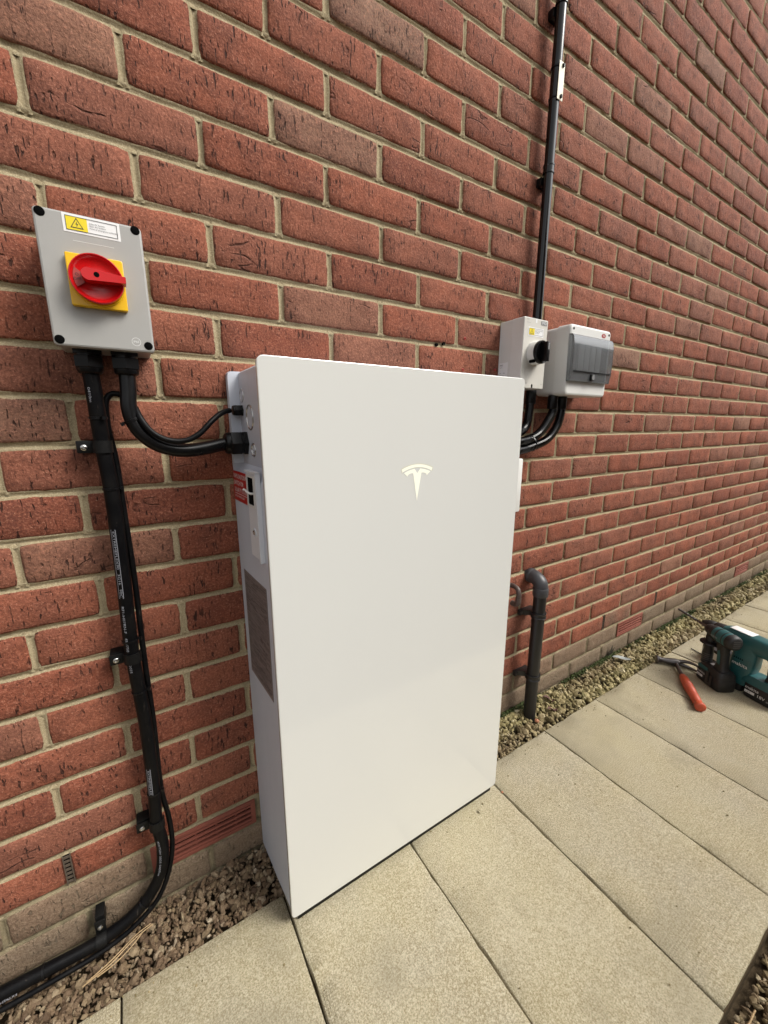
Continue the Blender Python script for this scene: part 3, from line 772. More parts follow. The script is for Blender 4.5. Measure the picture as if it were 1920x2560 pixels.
# shutdown switch
cov = side_quad(-0.1005, -0.1535, 0.790, 0.9405, 0.0002, 0.0043, 'switch_cover', 'cabinet_light', bat)
bz = MB()
for y0, y1, z0, z1 in ((-0.1030, -0.1065, 0.881, 0.936), (-0.1385, -0.1420, 0.881, 0.936), (-0.1065, -0.1385, 0.9325, 0.936), (-0.1065, -0.1385, 0.881, 0.8845)):
    a = [SP(y0, z0, 0.0045), SP(y1, z0, 0.0045), SP(y1, z1, 0.0045), SP(y0, z1, 0.0045)]
    bz.loft([a, [p + SN * 0.0022 for p in a]])
bz = bz.build('switch_bezel', 'plastic_white', bat, smooth=0)
side_quad(-0.1066, -0.1384, 0.8846, 0.9324, 0.0043, 0.0006, 'switch_recess', 'recess_black', bz)
MB().tube(spline([SP(-0.134, 0.906, 0.0052), SP(-0.134, 0.9065, 0.010), SP(-0.1235, 0.9085, 0.0125), SP(-0.113, 0.9105, 0.0125), SP(-0.110, 0.911, 0.014)], 0.002), 0.0019, 10).build('toggle', 'print_white', bz)
side_quad(-0.1537, -0.1575, 0.788, 0.9425, 0.0002, 0.0080, 'cover_edge', 'cabinet_light', bat)
side_quad(-0.1003, -0.1575, 0.9408, 0.9440, 0.0002, 0.0080, 'cover_edge', 'cabinet_light', bat)
sc_ = MB().lathe(SP(-0.1255, 0.836, 0.0044), SN, [(0, 0.0082), (0.0012, 0.0082), (0.0016, 0.0074), (0.0010, 0.0062), (0.0004, 0.0058)], 24).build('screw_ring', 'cabinet_light', bat)
screw(SP(-0.1255, 0.836, 0.0046), SN, 0.0045, bat)
# rating plate
rp = side_quad(-0.0265, -0.1535, 0.512, 0.7385, 0.0004, 0.0005, 'rating_label', 'label_taupe', bat)
mb = MB(); rr2 = random.Random(3); z = 0.733
while z > 0.517:
    y = -0.031
    while y > -0.148:
        w = rr2.uniform(0.006, 0.035)
        if rr2.random() < 0.72:
            y1 = max(y - w, -0.150); h = rr2.choice([0.0007, 0.0010, 0.0010, 0.0016])
            mb.poly([SP(y, z, 0.0012), SP(y1, z, 0.0012), SP(y1, z + h, 0.0012), SP(y, z + h, 0.0012)])
        y -= w + rr2.uniform(0.001, 0.006)
    z -= rr2.choice([0.0026, 0.0032, 0.0032, 0.0048])
mb.build('fine_print', 'print_taupe', rp, smooth=0)
for y, z in ((-0.1795, 0.6454), (-0.1795, 0.2582)):
    screw((0.1285, y + 0.003, z), (-1, 0, 0), 0.0030, bat)
# wiring cover on the right flank
scv = MB().box(0.722, 0.766, -0.166, -0.060, 0.806, 0.939, 0.003).build('side_cover', 'plastic_white', bat)
for z in (0.933, 0.924, 0.812): screw((0.7655, -0.150, z), (1, 0, 0), 0.0028, bat, 'steel_worn')
MB().box(0.20, 0.65, -0.0028, 0.0002, 0.70, 1.00).build('wall_bracket', 'cabinet_light', bat)
MB().box(0.140, 0.712, -0.1815, -0.115, 0.0012, 0.0224, 0.001).build('contact_shadow_strip', 'rubber_black', bat)  # black strip added as the contact shadow under the battery front

# ------------------------------------------------------------------ isolator with red handle
iso = thing('isolator_switch', (-0.058, -0.04, 1.127), 'grey isolator box with a red rotary handle on a yellow plate', 'switch')
rbox(MB(), -0.1170, 0.0012, 1.1285, 1.2945, 0.0005, -0.0660, 0.007, 0.001).build('base', 'plastic_grey', iso, smooth=16)
lid = rbox(MB(), -0.1186, 0.0026, 1.1268, 1.2962, -0.0664, -0.0802, 0.0055, 0.0028).build('lid', 'plastic_grey', iso, smooth=16)
for x, z in ((-0.1108, 1.2898), (-0.0050, 1.2908), (-0.1112, 1.1348), (-0.0052, 1.1360)):
    sr = MB().lathe((x, -0.0800, z), (0, -1, 0), [(0, 0.0058), (0.0004, 0.0058), (0.0006, 0.0053)], 20).build('screw_recess', 'recess_black', lid)
lb = MB().box(-0.0880, -0.0238, -0.0806, -0.0801, 1.2722, 1.2945).build('warning_label', 'label_white', iso, smooth=0)
def warn(x0, x1, z0, z1, y, lines, size, tri_frac, parent, bolt=True):
    """yellow triangle panel on the left, frame, lines of print on the right"""
    h = z1 - z0; w = x1 - x0; xs = x0 + w * tri_frac
    MB().box(x0 + w * 0.055, xs, y - 0.00025, y, z0 + h * 0.13, z1 - h * 0.13).build('yellow_panel', 'label_yellow', parent, smooth=0)
    mb = MB(); t = h * 0.028; yy = y - 0.00045
    a, b, c, d = x0 + w * 0.05, x1 - w * 0.05, z0 + h * 0.12, z1 - h * 0.12
    for q in ((a, b, c, c + t), (a, b, d - t, d), (a, a + t, c, d), (b - t, b, c, d)):
        mb.poly([(q[0], yy, q[2]), (q[1], yy, q[2]), (q[1], yy, q[3]), (q[0], yy, q[3])])
    cx = (x0 + w * 0.055 + xs) / 2; cz = (z0 + z1) / 2 - h * 0.02; s_ = h * 0.31
    tri = lambda k: [(cx - s_ * 1.05 * k, cz - s_ * 0.72 * k), (cx + s_ * 1.05 * k, cz - s_ * 0.72 * k), (cx, cz + s_ * 1.10 * k)]
    o_, i_ = tri(1.0), tri(0.80)
    for k in range(3):
        k2 = (k + 1) % 3; mb.poly([(o_[k][0], yy, o_[k][1]), (o_[k2][0], yy, o_[k2][1]), (i_[k2][0], yy, i_[k2][1]), (i_[k][0], yy, i_[k][1])])
    bl = [(0.10, 0.55), (-0.20, -0.02), (0.02, -0.02), (-0.12, -0.55), (0.24, 0.10), (0.02, 0.10)]
    mb.poly([(cx + x * s_, yy, cz + z * s_ - s_ * 0.05) for x, z in bl])
    mb.build('warning_symbol', 'print_black', parent, smooth=0)
    for k, t_ in enumerate(lines):
        text_on(t_, size, (xs + w * 0.035, yy, (z0 + z1) / 2 + (len(lines) / 2 - 0.5 - k) * size * 1.08 + h * 0.02), (1, 0, 0), (0, 0, 1), 'print_black', parent)
warn(-0.0880, -0.0238, 1.2722, 1.2945, -0.0806, ('Solar PV System', 'Main AC Isolator', 'Point of emergency switching'), 0.0027, 0.42, lb)
MB().box(-0.0795, -0.0332, -0.0804, -0.0801, 1.2625, 1.2629).build('moulded_line', 'print_white', lid, smooth=0)
ipm = MB().lathe((-0.0203, -0.0801, 1.1405), (0, -1, 0), [(0, 0.0058), (0.0003, 0.0058), (0.0003, 0.0053), (0.0, 0.0053)], 24, cap=False).build('moulded_mark', 'label_white', lid)
text_on('IP65', 0.0042, (-0.0203, -0.0804, 1.1405), (1, 0, 0), (0, 0, 1), 'label_white', ipm, 'CENTER')
pl = rbox(MB(), -0.0908, -0.0258, 1.1795, 1.2450, -0.0800, -0.0890, 0.0022, 0.0012, 3).build('yellow_plate', 'plastic_yellow', iso, smooth=16)
MB().lathe((-0.0583, -0.0888, 1.2135), (0, -1, 0), [(0, 0.0325), (0.0018, 0.0325), (0.0025, 0.0318)], 40).build('collar', 'plastic_yellow', pl)
text_on('I ON', 0.0042, (-0.0583, -0.0893, 1.1825), (1, 0, 0), (0, 0, 1), 'print_black', pl, 'CENTER')
dc = Vector((-0.0583, -0.0905, 1.2137))
dial = MB().lathe(dc, (0, -1, 0), [(0, 0.0300), (0.004, 0.0311), (0.0105, 0.0311), (0.0118, 0.0306), (0.0120, 0.0296), (0.0085, 0.0278), (0.0060, 0.0240), (0.0050, 0.0120)], 48).build('red_dial', 'plastic_red', iso)
hp = [(-0.0750 - dc.x, 0.0022)] 
prof = []
for k in range(9):
    a = R(70 + 220 * k / 8); prof.append((-0.0083 + 0.0088 * math.cos(a), 0.0022 + 0.0088 * math.sin(a)))
prof += [(0.0335, -0.0040), (0.0338, 0.0050)]
hm = MB()
O_ = (dc.x, dc.y - 0.0045, dc.z); rings = []
for d, ins in ((0.0, 0.0), (0.0145, 0.0), (0.0165, 0.10)):
    rings.append([(O_[0] + x * (1 - ins * 0.25), O_[1] - d, O_[2] + (z - 0.001) * (1 - ins) + 0.001) for x, z in prof])
hd = hm.loft(rings).build('handle', 'plastic_red', dial, smooth=35)
MB().lathe((dc.x + 0.0005, O_[1] - 0.0163, dc.z + 0.0022), (0, -1, 0), [(0, 0.0033), (0.0004, 0.0033)], 16).build('padlock_hole', 'recess_black', dial)
sec = []
for a in (154, 165, 176, 187, 198, 209): sec.append((dc.x + 0.0262 * math.cos(R(a)), dc.y - 0.0082, dc.z + 0.0262 * math.sin(R(a))))
for a in (205, 185, 165): sec.append((dc.x + 0.0155 * math.cos(R(a)), dc.y - 0.0078, dc.z + 0.0155 * math.sin(R(a))))
om = MB().poly(sec).build('off_mark', 'plastic_red_dim', dial, smooth=0)
text_on('O', 0.0055, (-0.0800, dc.y - 0.0086, dc.z + 0.0022), (1, 0, 0), (0, 0, 1), 'print_black', om, 'CENTER')
text_on('OFF', 0.0050, (-0.0800, dc.y - 0.0086, dc.z - 0.0032), (1, 0, 0), (0, 0, 1), 'print_black', om, 'CENTER')
for x, y in ((-0.0838, -0.0400), (-0.0372, -0.0450)):
    hexgland((x, y, 1.1290), (0, 0, -1), 0.0178 * 1.12, iso)

# ------------------------------------------------------------------ cables on the left
main_pts = [(-0.0838, -0.040, 1.104), (-0.0832, -0.038, 1.045), (-0.0826, -0.034, 0.985), (-0.0800, -0.034, 0.92), (-0.0815, -0.034, 0.77), (-0.0850, -0.034, 0.618),
            (-0.0808, -0.034, 0.48), (-0.0830, -0.034, 0.327), (-0.0866, -0.034, 0.2514), (-0.0825, -0.035, 0.187), (-0.0925, -0.036, 0.130), (-0.1190, -0.037, 0.0865),
            (-0.1540, -0.039, 0.0620), (-0.2014, -0.040, 0.0490), (-0.284, -0.042, 0.0520), (-0.347, -0.042, 0.0545), (-0.52, -0.042, 0.050), (-0.95, -0.042, 0.046), (-1.65, -0.042, 0.046)]
RM = 0.0111
MP = spline(main_pts, 0.006)
mc = thing('power_cable', (-0.083, -0.036, 0.6), 'thick black cable from the isolator down the wall, bending left over the gravel', 'cable')
MB().tube(MP, RM, 22).build('sheath', 'cable_black', mc, smooth=60)
def mc_at(z):
    for a, b in zip(MP[:-1], MP[1:]):
        if a.z >= z >= b.z and a.z > 0.1: return a.lerp(b, (a.z - z) / max(a.z - b.z, 1e-6))
    return MP[0]
def on_main(z0, th0):
    def f(x, y):
        c = mc_at(z0 - x); th = th0 + y / RM
        return c + Vector((math.sin(th), -math.cos(th), 0)) * (RM + 0.00025)
    return f
def cable_print(txt, z0, z1, boxed=False, th=-0.52, h=0.0056):
    v, f = text2d(txt, h); wd = max(p[0] for p in v); sx = (z0 - z1) / wd
    text_on(txt, h, (0, 0, 0), (1, 0, 0), (0, 1, 0), 'print_silver', mc, mapf=on_main(z0, th), sx=sx)
    if boxed:
        mb = MB(); fn = on_main(z0, th); L_ = z0 - z1; e = h * 0.62; t = 0.0004; n = 24
        for k in range(n):
            a, b = -0.002 + (L_ + 0.004) * k / n, -0.002 + (L_ + 0.004) * (k + 1) / n
            for yy in (-e, e): mb.poly([fn(a, yy - t), fn(b, yy - t), fn(b, yy + t), fn(a, yy + t)])
        for a in (-0.002, L_ + 0.002): mb.poly([fn(a - t, -e), fn(a + t, -e), fn(a + t, e), fn(a - t, e)])
        mb.build('printed_frame', 'print_silver', mc, smooth=0)
cable_print('EXTREMEFLEX90   3G16   90C', 0.849, 0.733, True)
cable_print('RF1-H07RN-F', 0.7166, 0.6662)
cable_print('450/750', 0.6575, 0.631)
cable_print('2025', 0.605, 0.589)
cable_print('0410m', 1.0751, 1.0533)
cable_print('EXTREMEFLEX', 0.3797, 0.3248, True)
cable_print('450/750V 2025 0409m', 0.215, 0.135)
def main_h(x0):
    def f(x, y):
        X = x0 - x; c = min(MP[-140:], key=lambda p: abs(p.x - X)); th = -0.25 + y / RM
        return Vector((X, c.y - math.cos(th) * (RM + 0.0003), c.z - math.sin(th) * (RM + 0.0003)))
    return f
text_on('EXTREMEFLEX90', 0.0056, (0, 0, 0), (1, 0, 0), (0, 1, 0), 'print_silver', mc, mapf=main_h(-0.322), sx=1.1)
def tie(c, t, r, parent, head=None, rad=0.0012, name='cable_tie'):
    c, t = Vector(c), Vector(t).normalized(); mb = MB()
    up = Vector((0, 0, 1)) if abs(t.z) < 0.8 else Vector((1, 0, 0)); a = (up - t * up.dot(t)).normalized(); b = t.cross(a)
    rings = []
    for k in range(24):
        q = 2 * math.pi * k / 24; d = a * math.cos(q) + b * math.sin(q)
        rings.append([c + d * (r + 0.0003) + t * 0.0018, c + d * (r + 0.0014) + t * 0.0016, c + d * (r + 0.0014) - t * 0.0016, c + d * (r + 0.0003) - t * 0.0018])
    mb.loft(rings + [rings[0]], cap=False)
    if head is not None:
        h = Vector(head).normalized(); o_ = c + h * (r + 0.002); s_ = t.cross(h)
        mb.prism([(-0.0028, -0.0028), (0.0028, -0.0028), (0.0028, 0.0028), (-0.0028, 0.0028)], o_, s_, t, h, 0.0045)
    return mb.build(name, 'plastic_black', parent, smooth=30)
for z, h in ((1.030, (0.5, -0.9, 0)), (0.918, (1, -0.1, 0)), (0.648, (1, -0.2, 0)), (0.545, (1, -0.2, 0)), (0.322, (1, -0.3, 0))):
    c = mc_at(z); tie(c, (0, 0, 1), RM, mc, h)
tie((-0.127, -0.0375, 0.0795), (0.75, 0, 0.55), RM, mc, (0.6, -0.5, -0.6)); tie((-0.287, -0.042, 0.0521), (1, 0, 0), RM, mc)
# bend between isolator and battery
link_pts = [(-0.0372, -0.045, 1.100), (-0.0385, -0.047, 1.072), (-0.0405, -0.049, 1.050), (-0.0380, -0.050, 1.027), (-0.0275, -0.051, 1.0055), (-0.0098, -0.051, 0.9892), (0.0128, -0.050, 0.9796),
            (0.039, -0.048, 0.9768), (0.067, -0.045, 0.9798), (0.090, -0.042, 0.9840), (0.108, -0.0402, 0.9866)]
lc = thing('supply_cable', (-0.03, -0.05, 1.0), 'short thick black cable curving from the isolator to the battery side', 'cable')
LP = spline(link_pts, 0.004)
MB().tube(LP, 0.0114, 22).build('sheath', 'plastic_black', lc, smooth=60)
tie(link_pts[3], (0.35, 0, -0.9), 0.0116, lc, (-0.9, -0.2, -0.4))
thin = [(0.116, -0.0285, 1.0452), (0.105, -0.034, 1.0425), (0.0945, -0.042, 1.0375), (0.079, -0.052, 1.0258), (0.0555, -0.060, 1.0040), (0.0315, -0.063, 0.9935), (0.0060, -0.0645, 0.9958), (-0.0140, -0.064, 1.0084),
        (-0.0262, -0.060, 1.028), (-0.034, -0.044, 1.050), (-0.046, -0.026, 1.065), (-0.060, -0.022, 1.0685), (-0.069, -0.024, 1.060), (-0.0727, -0.026, 1.020), (-0.0684, -0.026, 0.965), (-0.0672, -0.026, 0.865), (-0.0660, -0.026, 0.76), (-0.0684, -0.026, 0.602),
        (-0.0682, -0.026, 0.47), (-0.0712, -0.026, 0.31), (-0.0655, -0.022, 0.234), (-0.0660, -0.028, 0.176), (-0.0790, -0.034, 0.118), (-0.106, -0.040, 0.070), (-0.150, -0.046, 0.0445), (-0.2014, -0.050, 0.0335), (-0.284, -0.054, 0.0350), (-0.40, -0.054, 0.037), (-0.95, -0.054, 0.03), (-1.65, -0.054, 0.03)]
dcb = MB().tube(spline(thin, 0.005), 0.0047, 12).build('data_cable', 'cable_black', smooth=60, local=(-0.06, -0.02, 0.9))
tag(dcb, 'thin black cable from the small battery gland, strapped along the thick cable', 'cable')
# cable clips
def clip_v(z, label):
    c = mc_at(z); t = thing('cable_clip', (c.x, 0.0, z), label, 'clip', 'cable clips on the wall')
    mb = MB(); n = 18; w = 0.0095; rings = []
    for k in range(n + 1):
        a = R(-100 + 290 * k / n); d = Vector((-math.cos(a), -math.sin(a), 0))
        rings.append([c + d * (RM + 0.0004) + Vector((0, 0, w)), c + d * (RM + 0.0026) + Vector((0, 0, w)), c + d * (RM + 0.0026) - Vector((0, 0, w)), c + d * (RM + 0.0004) - Vector((0, 0, w))])
    mb.loft(rings).build('strap', 'rubber_black', t, smooth=35)
    MB().box(c.x - 0.0345, c.x - 0.0105, c.y + 0.0035, c.y + 0.0068, z - w, z + w, 0.001).build('front_tab', 'rubber_black', t)
    MB().box(c.x - 0.0335, c.x - 0.0105, c.y + 0.0115, 0.001, z - w + 0.001, z + w - 0.001, 0.001).build('back_tab', 'rubber_black', t)
    screw((c.x - 0.0250, c.y + 0.0035, z - 0.001), (0, -1, 0), 0.0046, t)
clip_v(0.9857, 'topmost black cable clip, just below the isolator glands')
clip_v(0.6150, 'black cable clip halfway down the thick cable')
clip_v(0.2480, 'lowest upright black cable clip, above the bend of the thick cable')
t = thing('cable_clip', (-0.2, 0, 0.06), 'black cable clip on the level run of cable just above the gravel', 'clip', 'cable clips on the wall')
c = Vector((-0.2005, -0.040, 0.0490)); rings = []; w = 0.0085
for k in range(19):
    a = R(-190 + 290 * k / 18); d = Vector((0, -math.cos(a), math.sin(a)))
    rings.append([c + d * (RM + 0.0004) + Vector((w, 0, 0)), c + d * (RM + 0.0026) + Vector((w, 0, 0)), c + d * (RM + 0.0026) - Vector((w, 0, 0)), c + d * (RM + 0.0004) - Vector((w, 0, 0))])
MB().loft(rings).build('strap', 'rubber_black', t, smooth=35)
MB().box(c.x - w, c.x + w, -0.0345, -0.031, 0.058, 0.0865, 0.001).build('front_tab', 'rubber_black', t)
MB().box(c.x - w + .001, c.x + w - .001, -0.026, 0.001, 0.062, 0.089, 0.001).build('back_tab', 'rubber_black', t)
screw((c.x, -0.0345, 0.0720), (0, -1, 0), 0.0046, t)

# ------------------------------------------------------------------ isolator on the right
i2 = thing('rotary_isolator', (0.8855, -0.04, 1.115), 'white isolator box with a black rotary knob above the battery corner', 'switch')
rbox(MB(), 0.8395, 0.9332, 1.1155, 1.2885, 0.0005, -0.0395, 0.003, 0.0008).build('base', 'plastic_white', i2, smooth=16)
l2 = rbox(MB(), 0.8387, 0.9340, 1.1150, 1.2892, -0.0402, -0.0778, 0.003, 0.0014).build('lid', 'plastic_white', i2, smooth=16)
f2 = rbox(MB(), 0.8400, 0.9327, 1.1163, 1.2879, -0.0777, -0.0781, 0.0025, 0.0002).build('shaded_face', 'plastic_white_shaded', i2, smooth=16)  # thin plate carrying the shaded colour of the lid's front
lb = MB().box(0.8560, 0.9170, -0.0786, -0.0782, 1.2452, 1.2665).build('warning_label', 'label_white', i2, smooth=0)
warn(0.8560, 0.9170, 1.2452, 1.2665, -0.0786, ('DO NOT DISCONNECT', 'UNDER LOAD', 'ISOLATOR'), 0.0030, 0.40, lb)
bg_ = MB().box(0.9045, 0.9285, -0.0785, -0.0782, 1.2750, 1.2855).build('maker_plate', 'print_grey', i2, smooth=0)
text_on('IMO', 0.0098, (0.9165, -0.0788, 1.2802), (1, 0, 0), (0, 0, 1), 'label_white', bg_, 'CENTER')
for s_, x, z in (('INPUT', 0.847, 1.2835), ('L1  L2  N', 0.8485, 1.2765), ('OUTPUT', 0.853, 1.1275), ('ON', 0.921, 1.1275)):
    text_on(s_, 0.0036, (x, -0.0784, z), (1, 0, 0), (0, 0, 1), 'print_grey', f2)
MB().prism([(-0.003, 0), (0.003, 0), (0.003, 0.008), (0, 0.0105), (-0.003, 0.008)], (0.886, -0.0782, 1.1163), (1, 0, 0), (0, 0, 1), (0, -1, 0), 0.0002).build('screw_slot', 'recess_black', f2, smooth=0)
MB().prism([(-0.003, 0), (0.003, 0), (0.003, -0.008), (0, -0.0105), (-0.003, -0.008)], (0.886, -0.0782, 1.2879), (1, 0, 0), (0, 0, 1), (0, -1, 0), 0.0002).build('screw_slot', 'label_white', f2, smooth=0)
k0 = Vector((0.8845, -0.0778, 1.2035))
rg = MB().lathe(k0, (0, -1, 0), [(0, 0.0300), (0.004, 0.0305), (0.020, 0.0288), (0.021, 0.027)], 40).build('knob_base', 'plastic_white', i2)
MB().box(k0.x - 0.0235, k0.x - 0.017, -0.0985, -0.083, k0.z - 0.026, k0.z - 0.0185, 0.001).build('lock_notch', 'recess_black', rg)
kb = MB().lathe(k0 + Vector((0, -0.019, 0)), (0, -1, 0), [(0, 0.0278), (0.002, 0.0288), (0.0085, 0.0284), (0.0100, 0.0270), (0.0092, 0.0245), (0.0055, 0.0225), (0.005, 0.010)], 40).build('knob_disc', 'plastic_black', i2)
MB().box(k0.x - 0.0058, k0.x + 0.0058, k0.y - 0.045, k0.y - 0.020, k0.z - 0.0245, k0.z + 0.0235, 0.0016).build('grip', 'plastic_black', kb)
MB().box(k0.x - 0.0022, k0.x + 0.0022, k0.y - 0.0455, k0.y - 0.0448, k0.z + 0.004, k0.z + 0.020).build('pointer_line', 'print_grey', kb, smooth=0)
st = MB().poly([(0.8384, -0.0035, 1.122), (0.8384, -0.0335, 1.122), (0.8384, -0.0335, 1.1835), (0.8384, -0.0035, 1.1835)]).build('type_label', 'label_white', i2, smooth=0)
def pside(s_, sz, y, z, mat='print_black'): text_on(s_, sz, (0.8382, y, z), (0, -1, 0), (0, 0, 1), mat, st)
pside('IMO', 0.0062, -0.0055, 1.177); pside('Switch', 0.0034, -0.0055, 1.1715); pside('CE', 0.0065, -0.006, 1.149); pside('UK', 0.0050, -0.015, 1.149); pside('IP66', 0.0030, -0.006, 1.1565); pside('1000V', 0.003, -0.018, 1.1565); pside('20', 0.005, -0.006, 1.137); pside('A', 0.005, -0.024, 1.137)

# ------------------------------------------------------------------ breaker box
cu = thing('breaker_box', (1.105, -0.05, 1.102), 'white breaker box with a smoked flap beside the black-knobbed isolator', 'breaker box')
rbox(MB(), 1.0085, 1.2030, 1.1040, 1.2880, 0.0005, -0.0545, 0.013, 0.0015, 8).build('base', 'plastic_white', cu, smooth=16)
rbox(MB(), 1.0060, 1.2055, 1.1016, 1.2900, -0.0555, -0.0972, 0.0125, 0.0060, 8).build('lid', 'plastic_white', cu, smooth=16)
pan = MB().box(1.0180, 1.1930, -0.0978, -0.0968, 1.1440, 1.2600).build('inner_panel', 'print_grey', cu)
for k in range(4):
    MB().box(1.044 + k * 0.0280, 1.0700 + k * 0.0280, -0.1020, -0.0977, 1.170, 1.238, 0.001).build('breaker', 'plastic_white', pan)
pf = [(-0.0930, 1.2640), (-0.1030, 1.2625), (-0.1085, 1.2560), (-0.1115, 1.2400), (-0.1125, 1.2050), (-0.1120, 1.1700), (-0.1095, 1.1530), (-0.1080, 1.1400), (-0.0960, 1.1390)]
inn = [(-0.0930, 1.2618), (-0.1015, 1.2605), (-0.1064, 1.2545), (-0.1093, 1.2390), (-0.1103, 1.2050), (-0.1098, 1.1705), (-0.1073, 1.1540), (-0.1058, 1.1420), (-0.0960, 1.1412)]
prf = pf + inn[::-1]
fl = MB(); fl.loft([[(x, y, z) for y, z in prf] for x in (1.0080, 1.1995)])
for x0, x1 in ((1.0062, 1.0080), (1.1995, 1.2013)): fl.loft([[(x, y, z) for y, z in pf] for x in (x0, x1)])
fl = fl.build('smoked_flap', 'smoked_plastic', cu, smooth=40)
MB().box(1.0975, 1.1165, -0.1150, -0.1083, 1.1430, 1.1620, 0.002).build('latch', 'plastic_black', cu)
MB().lathe((1.107, -0.1150, 1.1525), (0, -1, 0), [(0, 0.0070), (0.0008, 0.0070), (0.0008, 0.0055), (0.0002, 0.0055)], 20).build('latch_ring', 'print_grey', cu)
MB().prism([(-0.0925, -0.0012), (0.0905, -0.0012), (0.0905, 0.0012), (-0.0925, 0.0012)], (1.1045, -0.1122, 1.1655), (1, 0, 0), (0, 0, 1), (0, -1, 0), 0.0012).build('window_edge', 'plastic_black', fl)
for x, z in ((1.0195, 1.2780), (1.1935, 1.2780)):
    MB().lathe((x, -0.0968, z), (0, -1, 0), [(0, 0.0036), (0.0007, 0.0036)], 14).build('screw_hole', 'recess_black', cu)
ov = MB().loft([[(1.166 + 0.0105 * math.cos(a), y, 1.2735 + 0.0058 * math.sin(a)) for a in [2 * math.pi * k / 24 for k in range(24)]] for y in (-0.0965, -0.0977)]).build('maker_badge', 'plastic_red_dim', cu)
text_on('ABS', 0.006, (1.166, -0.0980, 1.2735), (1, 0, 0), (0, 0, 1), 'label_white', ov, 'CENTER')

# ------------------------------------------------------------------ conduits on the right
def corrugated(name, pts, r, label, top):
    t = thing(name, pts[0], label, 'conduit', 'flexible conduits')
    P_ = spline(pts, 0.0011)
    MB().tube(P_, [r + (0.0008 if (k // 2) % 2 else -0.0007) for k in range(len(P_))], 16).build('hose', 'conduit_black', t, smooth=20)
    MB().lathe(top, (0, 0, -1), [(0, r * 1.1), (0.004, r * 1.22), (0.036, r * 1.22), (0.038, r * 1.1)], 20).build('coupling', 'plastic_black', t)
    return t
ya = -0.05; cx0 = 0.9535
fa = corrugated('flexible_conduit', [(1.0210, ya, 1.096), (1.0262, ya, 1.060), (1.0070, ya, 1.0303), (0.9753, ya, 0.998), (0.9311, ya, 0.9788), (0.880, ya, 0.972), (0.720, ya, 0.970)], 0.0118, 'upper of the two ribbed black conduits looping under the breaker box', (1.0212, ya, 1.1030))
fb = corrugated('flexible_conduit', [(1.0640, ya, 1.096), (1.0660, ya, 1.060), (1.0539, ya, 1.0203), (1.0141, ya, 0.9798), (0.9339, ya, 0.9550), (0.880, ya, 0.9470), (0.720, ya, 0.945)], 0.0118, 'lower of the two ribbed black conduits looping under the breaker box', (1.0642, ya, 1.1030))
tie((0.9325, ya, 0.9675), (1, 0, 0.35), 0.0235, fb, (0, -0.4, 1))
corrugated('flexible_conduit', [(cx0, -0.0255, 1.108), (0.9500, -0.026, 1.06), (0.9400, -0.028, 1.020), (0.905, -0.033, 0.997), (0.84, -0.042, 0.990), (0.720, -0.05, 0.990)], 0.0118, 'ribbed black conduit dropping behind the white isolator towards the battery', (cx0, -0.0255, 1.1160))
cx, cy = 0.9535, -0.0255
con = thing('rigid_conduit', (cx, cy, 1.10), 'glossy black conduit rising straight up the wall from behind the white isolator', 'conduit')
MB().tube([(cx, cy, 1.100), (cx, cy, 1.6), (cx, cy, 2.2), (cx, cy, 5.35)], 0.0125, 32).build('pipe', 'conduit_black', con, smooth=60)
def coupler(z, h):
    MB().lathe((cx, cy, z), (0, 0, 1), [(-h, 0.0128), (-h, 0.0146), (-h + 0.003, 0.0146), (-h + 0.004, 0.0136), (h - 0.004, 0.0136), (h - 0.003, 0.0146), (h, 0.0146), (h, 0.0128)], 28, cap=False).build('coupler', 'conduit_black', con)
coupler(1.664, 0.010); coupler(2.02, 0.016)
for z in (1.640, 1.995, 2.6, 3.4):
    mb = MB().box(cx - 0.0145, cx + 0.0145, -0.0160, 0.001, z - 0.0095, z + 0.0095, 0.001)
    mb.build('saddle', 'plastic_black', con)
tg = MB().box(0.9450, 0.9660, -0.0405, -0.0393, 1.8080, 1.8860, 0.0003).build('cable_tag', 'label_cream', con, smooth=0)
for z in (1.8770, 1.8140):
    MB().lathe((0.9580, -0.0404, z), (0, -1, 0), [(0, 0.0030), (0.0006, 0.0030)], 12).build('tag_hole', 'recess_black', tg)
    tie((cx, cy, z + 0.002), (0, 0, 1), 0.0127, con, (0.3, -1, 0))

# ------------------------------------------------------------------ waste pipe and overflow
wp = thing('waste_pipe', (1.047, -0.05, 0.0), 'black waste pipe with a grey elbow coming out of the wall into the gravel', 'pipe')
px_, py_ = 1.0465, -0.050
MB().tube([(px_, py_, 0.500), (px_, py_, 0.3), (px_, py_, -0.02)], 0.0207, 28).build('pipe', 'pipe_dark', wp, smooth=60)
ep = [(px_ + 0.001, 0.004, 0.524), (px_ + 0.001, -0.012, 0.524), (px_, -0.026, 0.5225), (px_, -0.038, 0.517), (px_, -0.046, 0.509), (px_, -0.0495, 0.498), (px_, -0.050, 0.490)]
el = MB().tube(spline(ep, 0.003), 0.0232, 28).build('elbow', 'pipe_grey', wp, smooth=60)
MB().lathe((px_, py_, 0.4960), (0, 0, -1), [(0, 0.0236), (0.002, 0.0248), (0.028, 0.0246), (0.0295, 0.0236)], 28).build('elbow_collar', 'pipe_grey', wp)
MB().lathe((px_ + 0.001, -0.001, 0.524), (0, -1, 0), [(0, 0.0236), (0.002, 0.0250), (0.012, 0.0248), (0.014, 0.0236)], 28).build('elbow_collar', 'pipe_grey', wp)
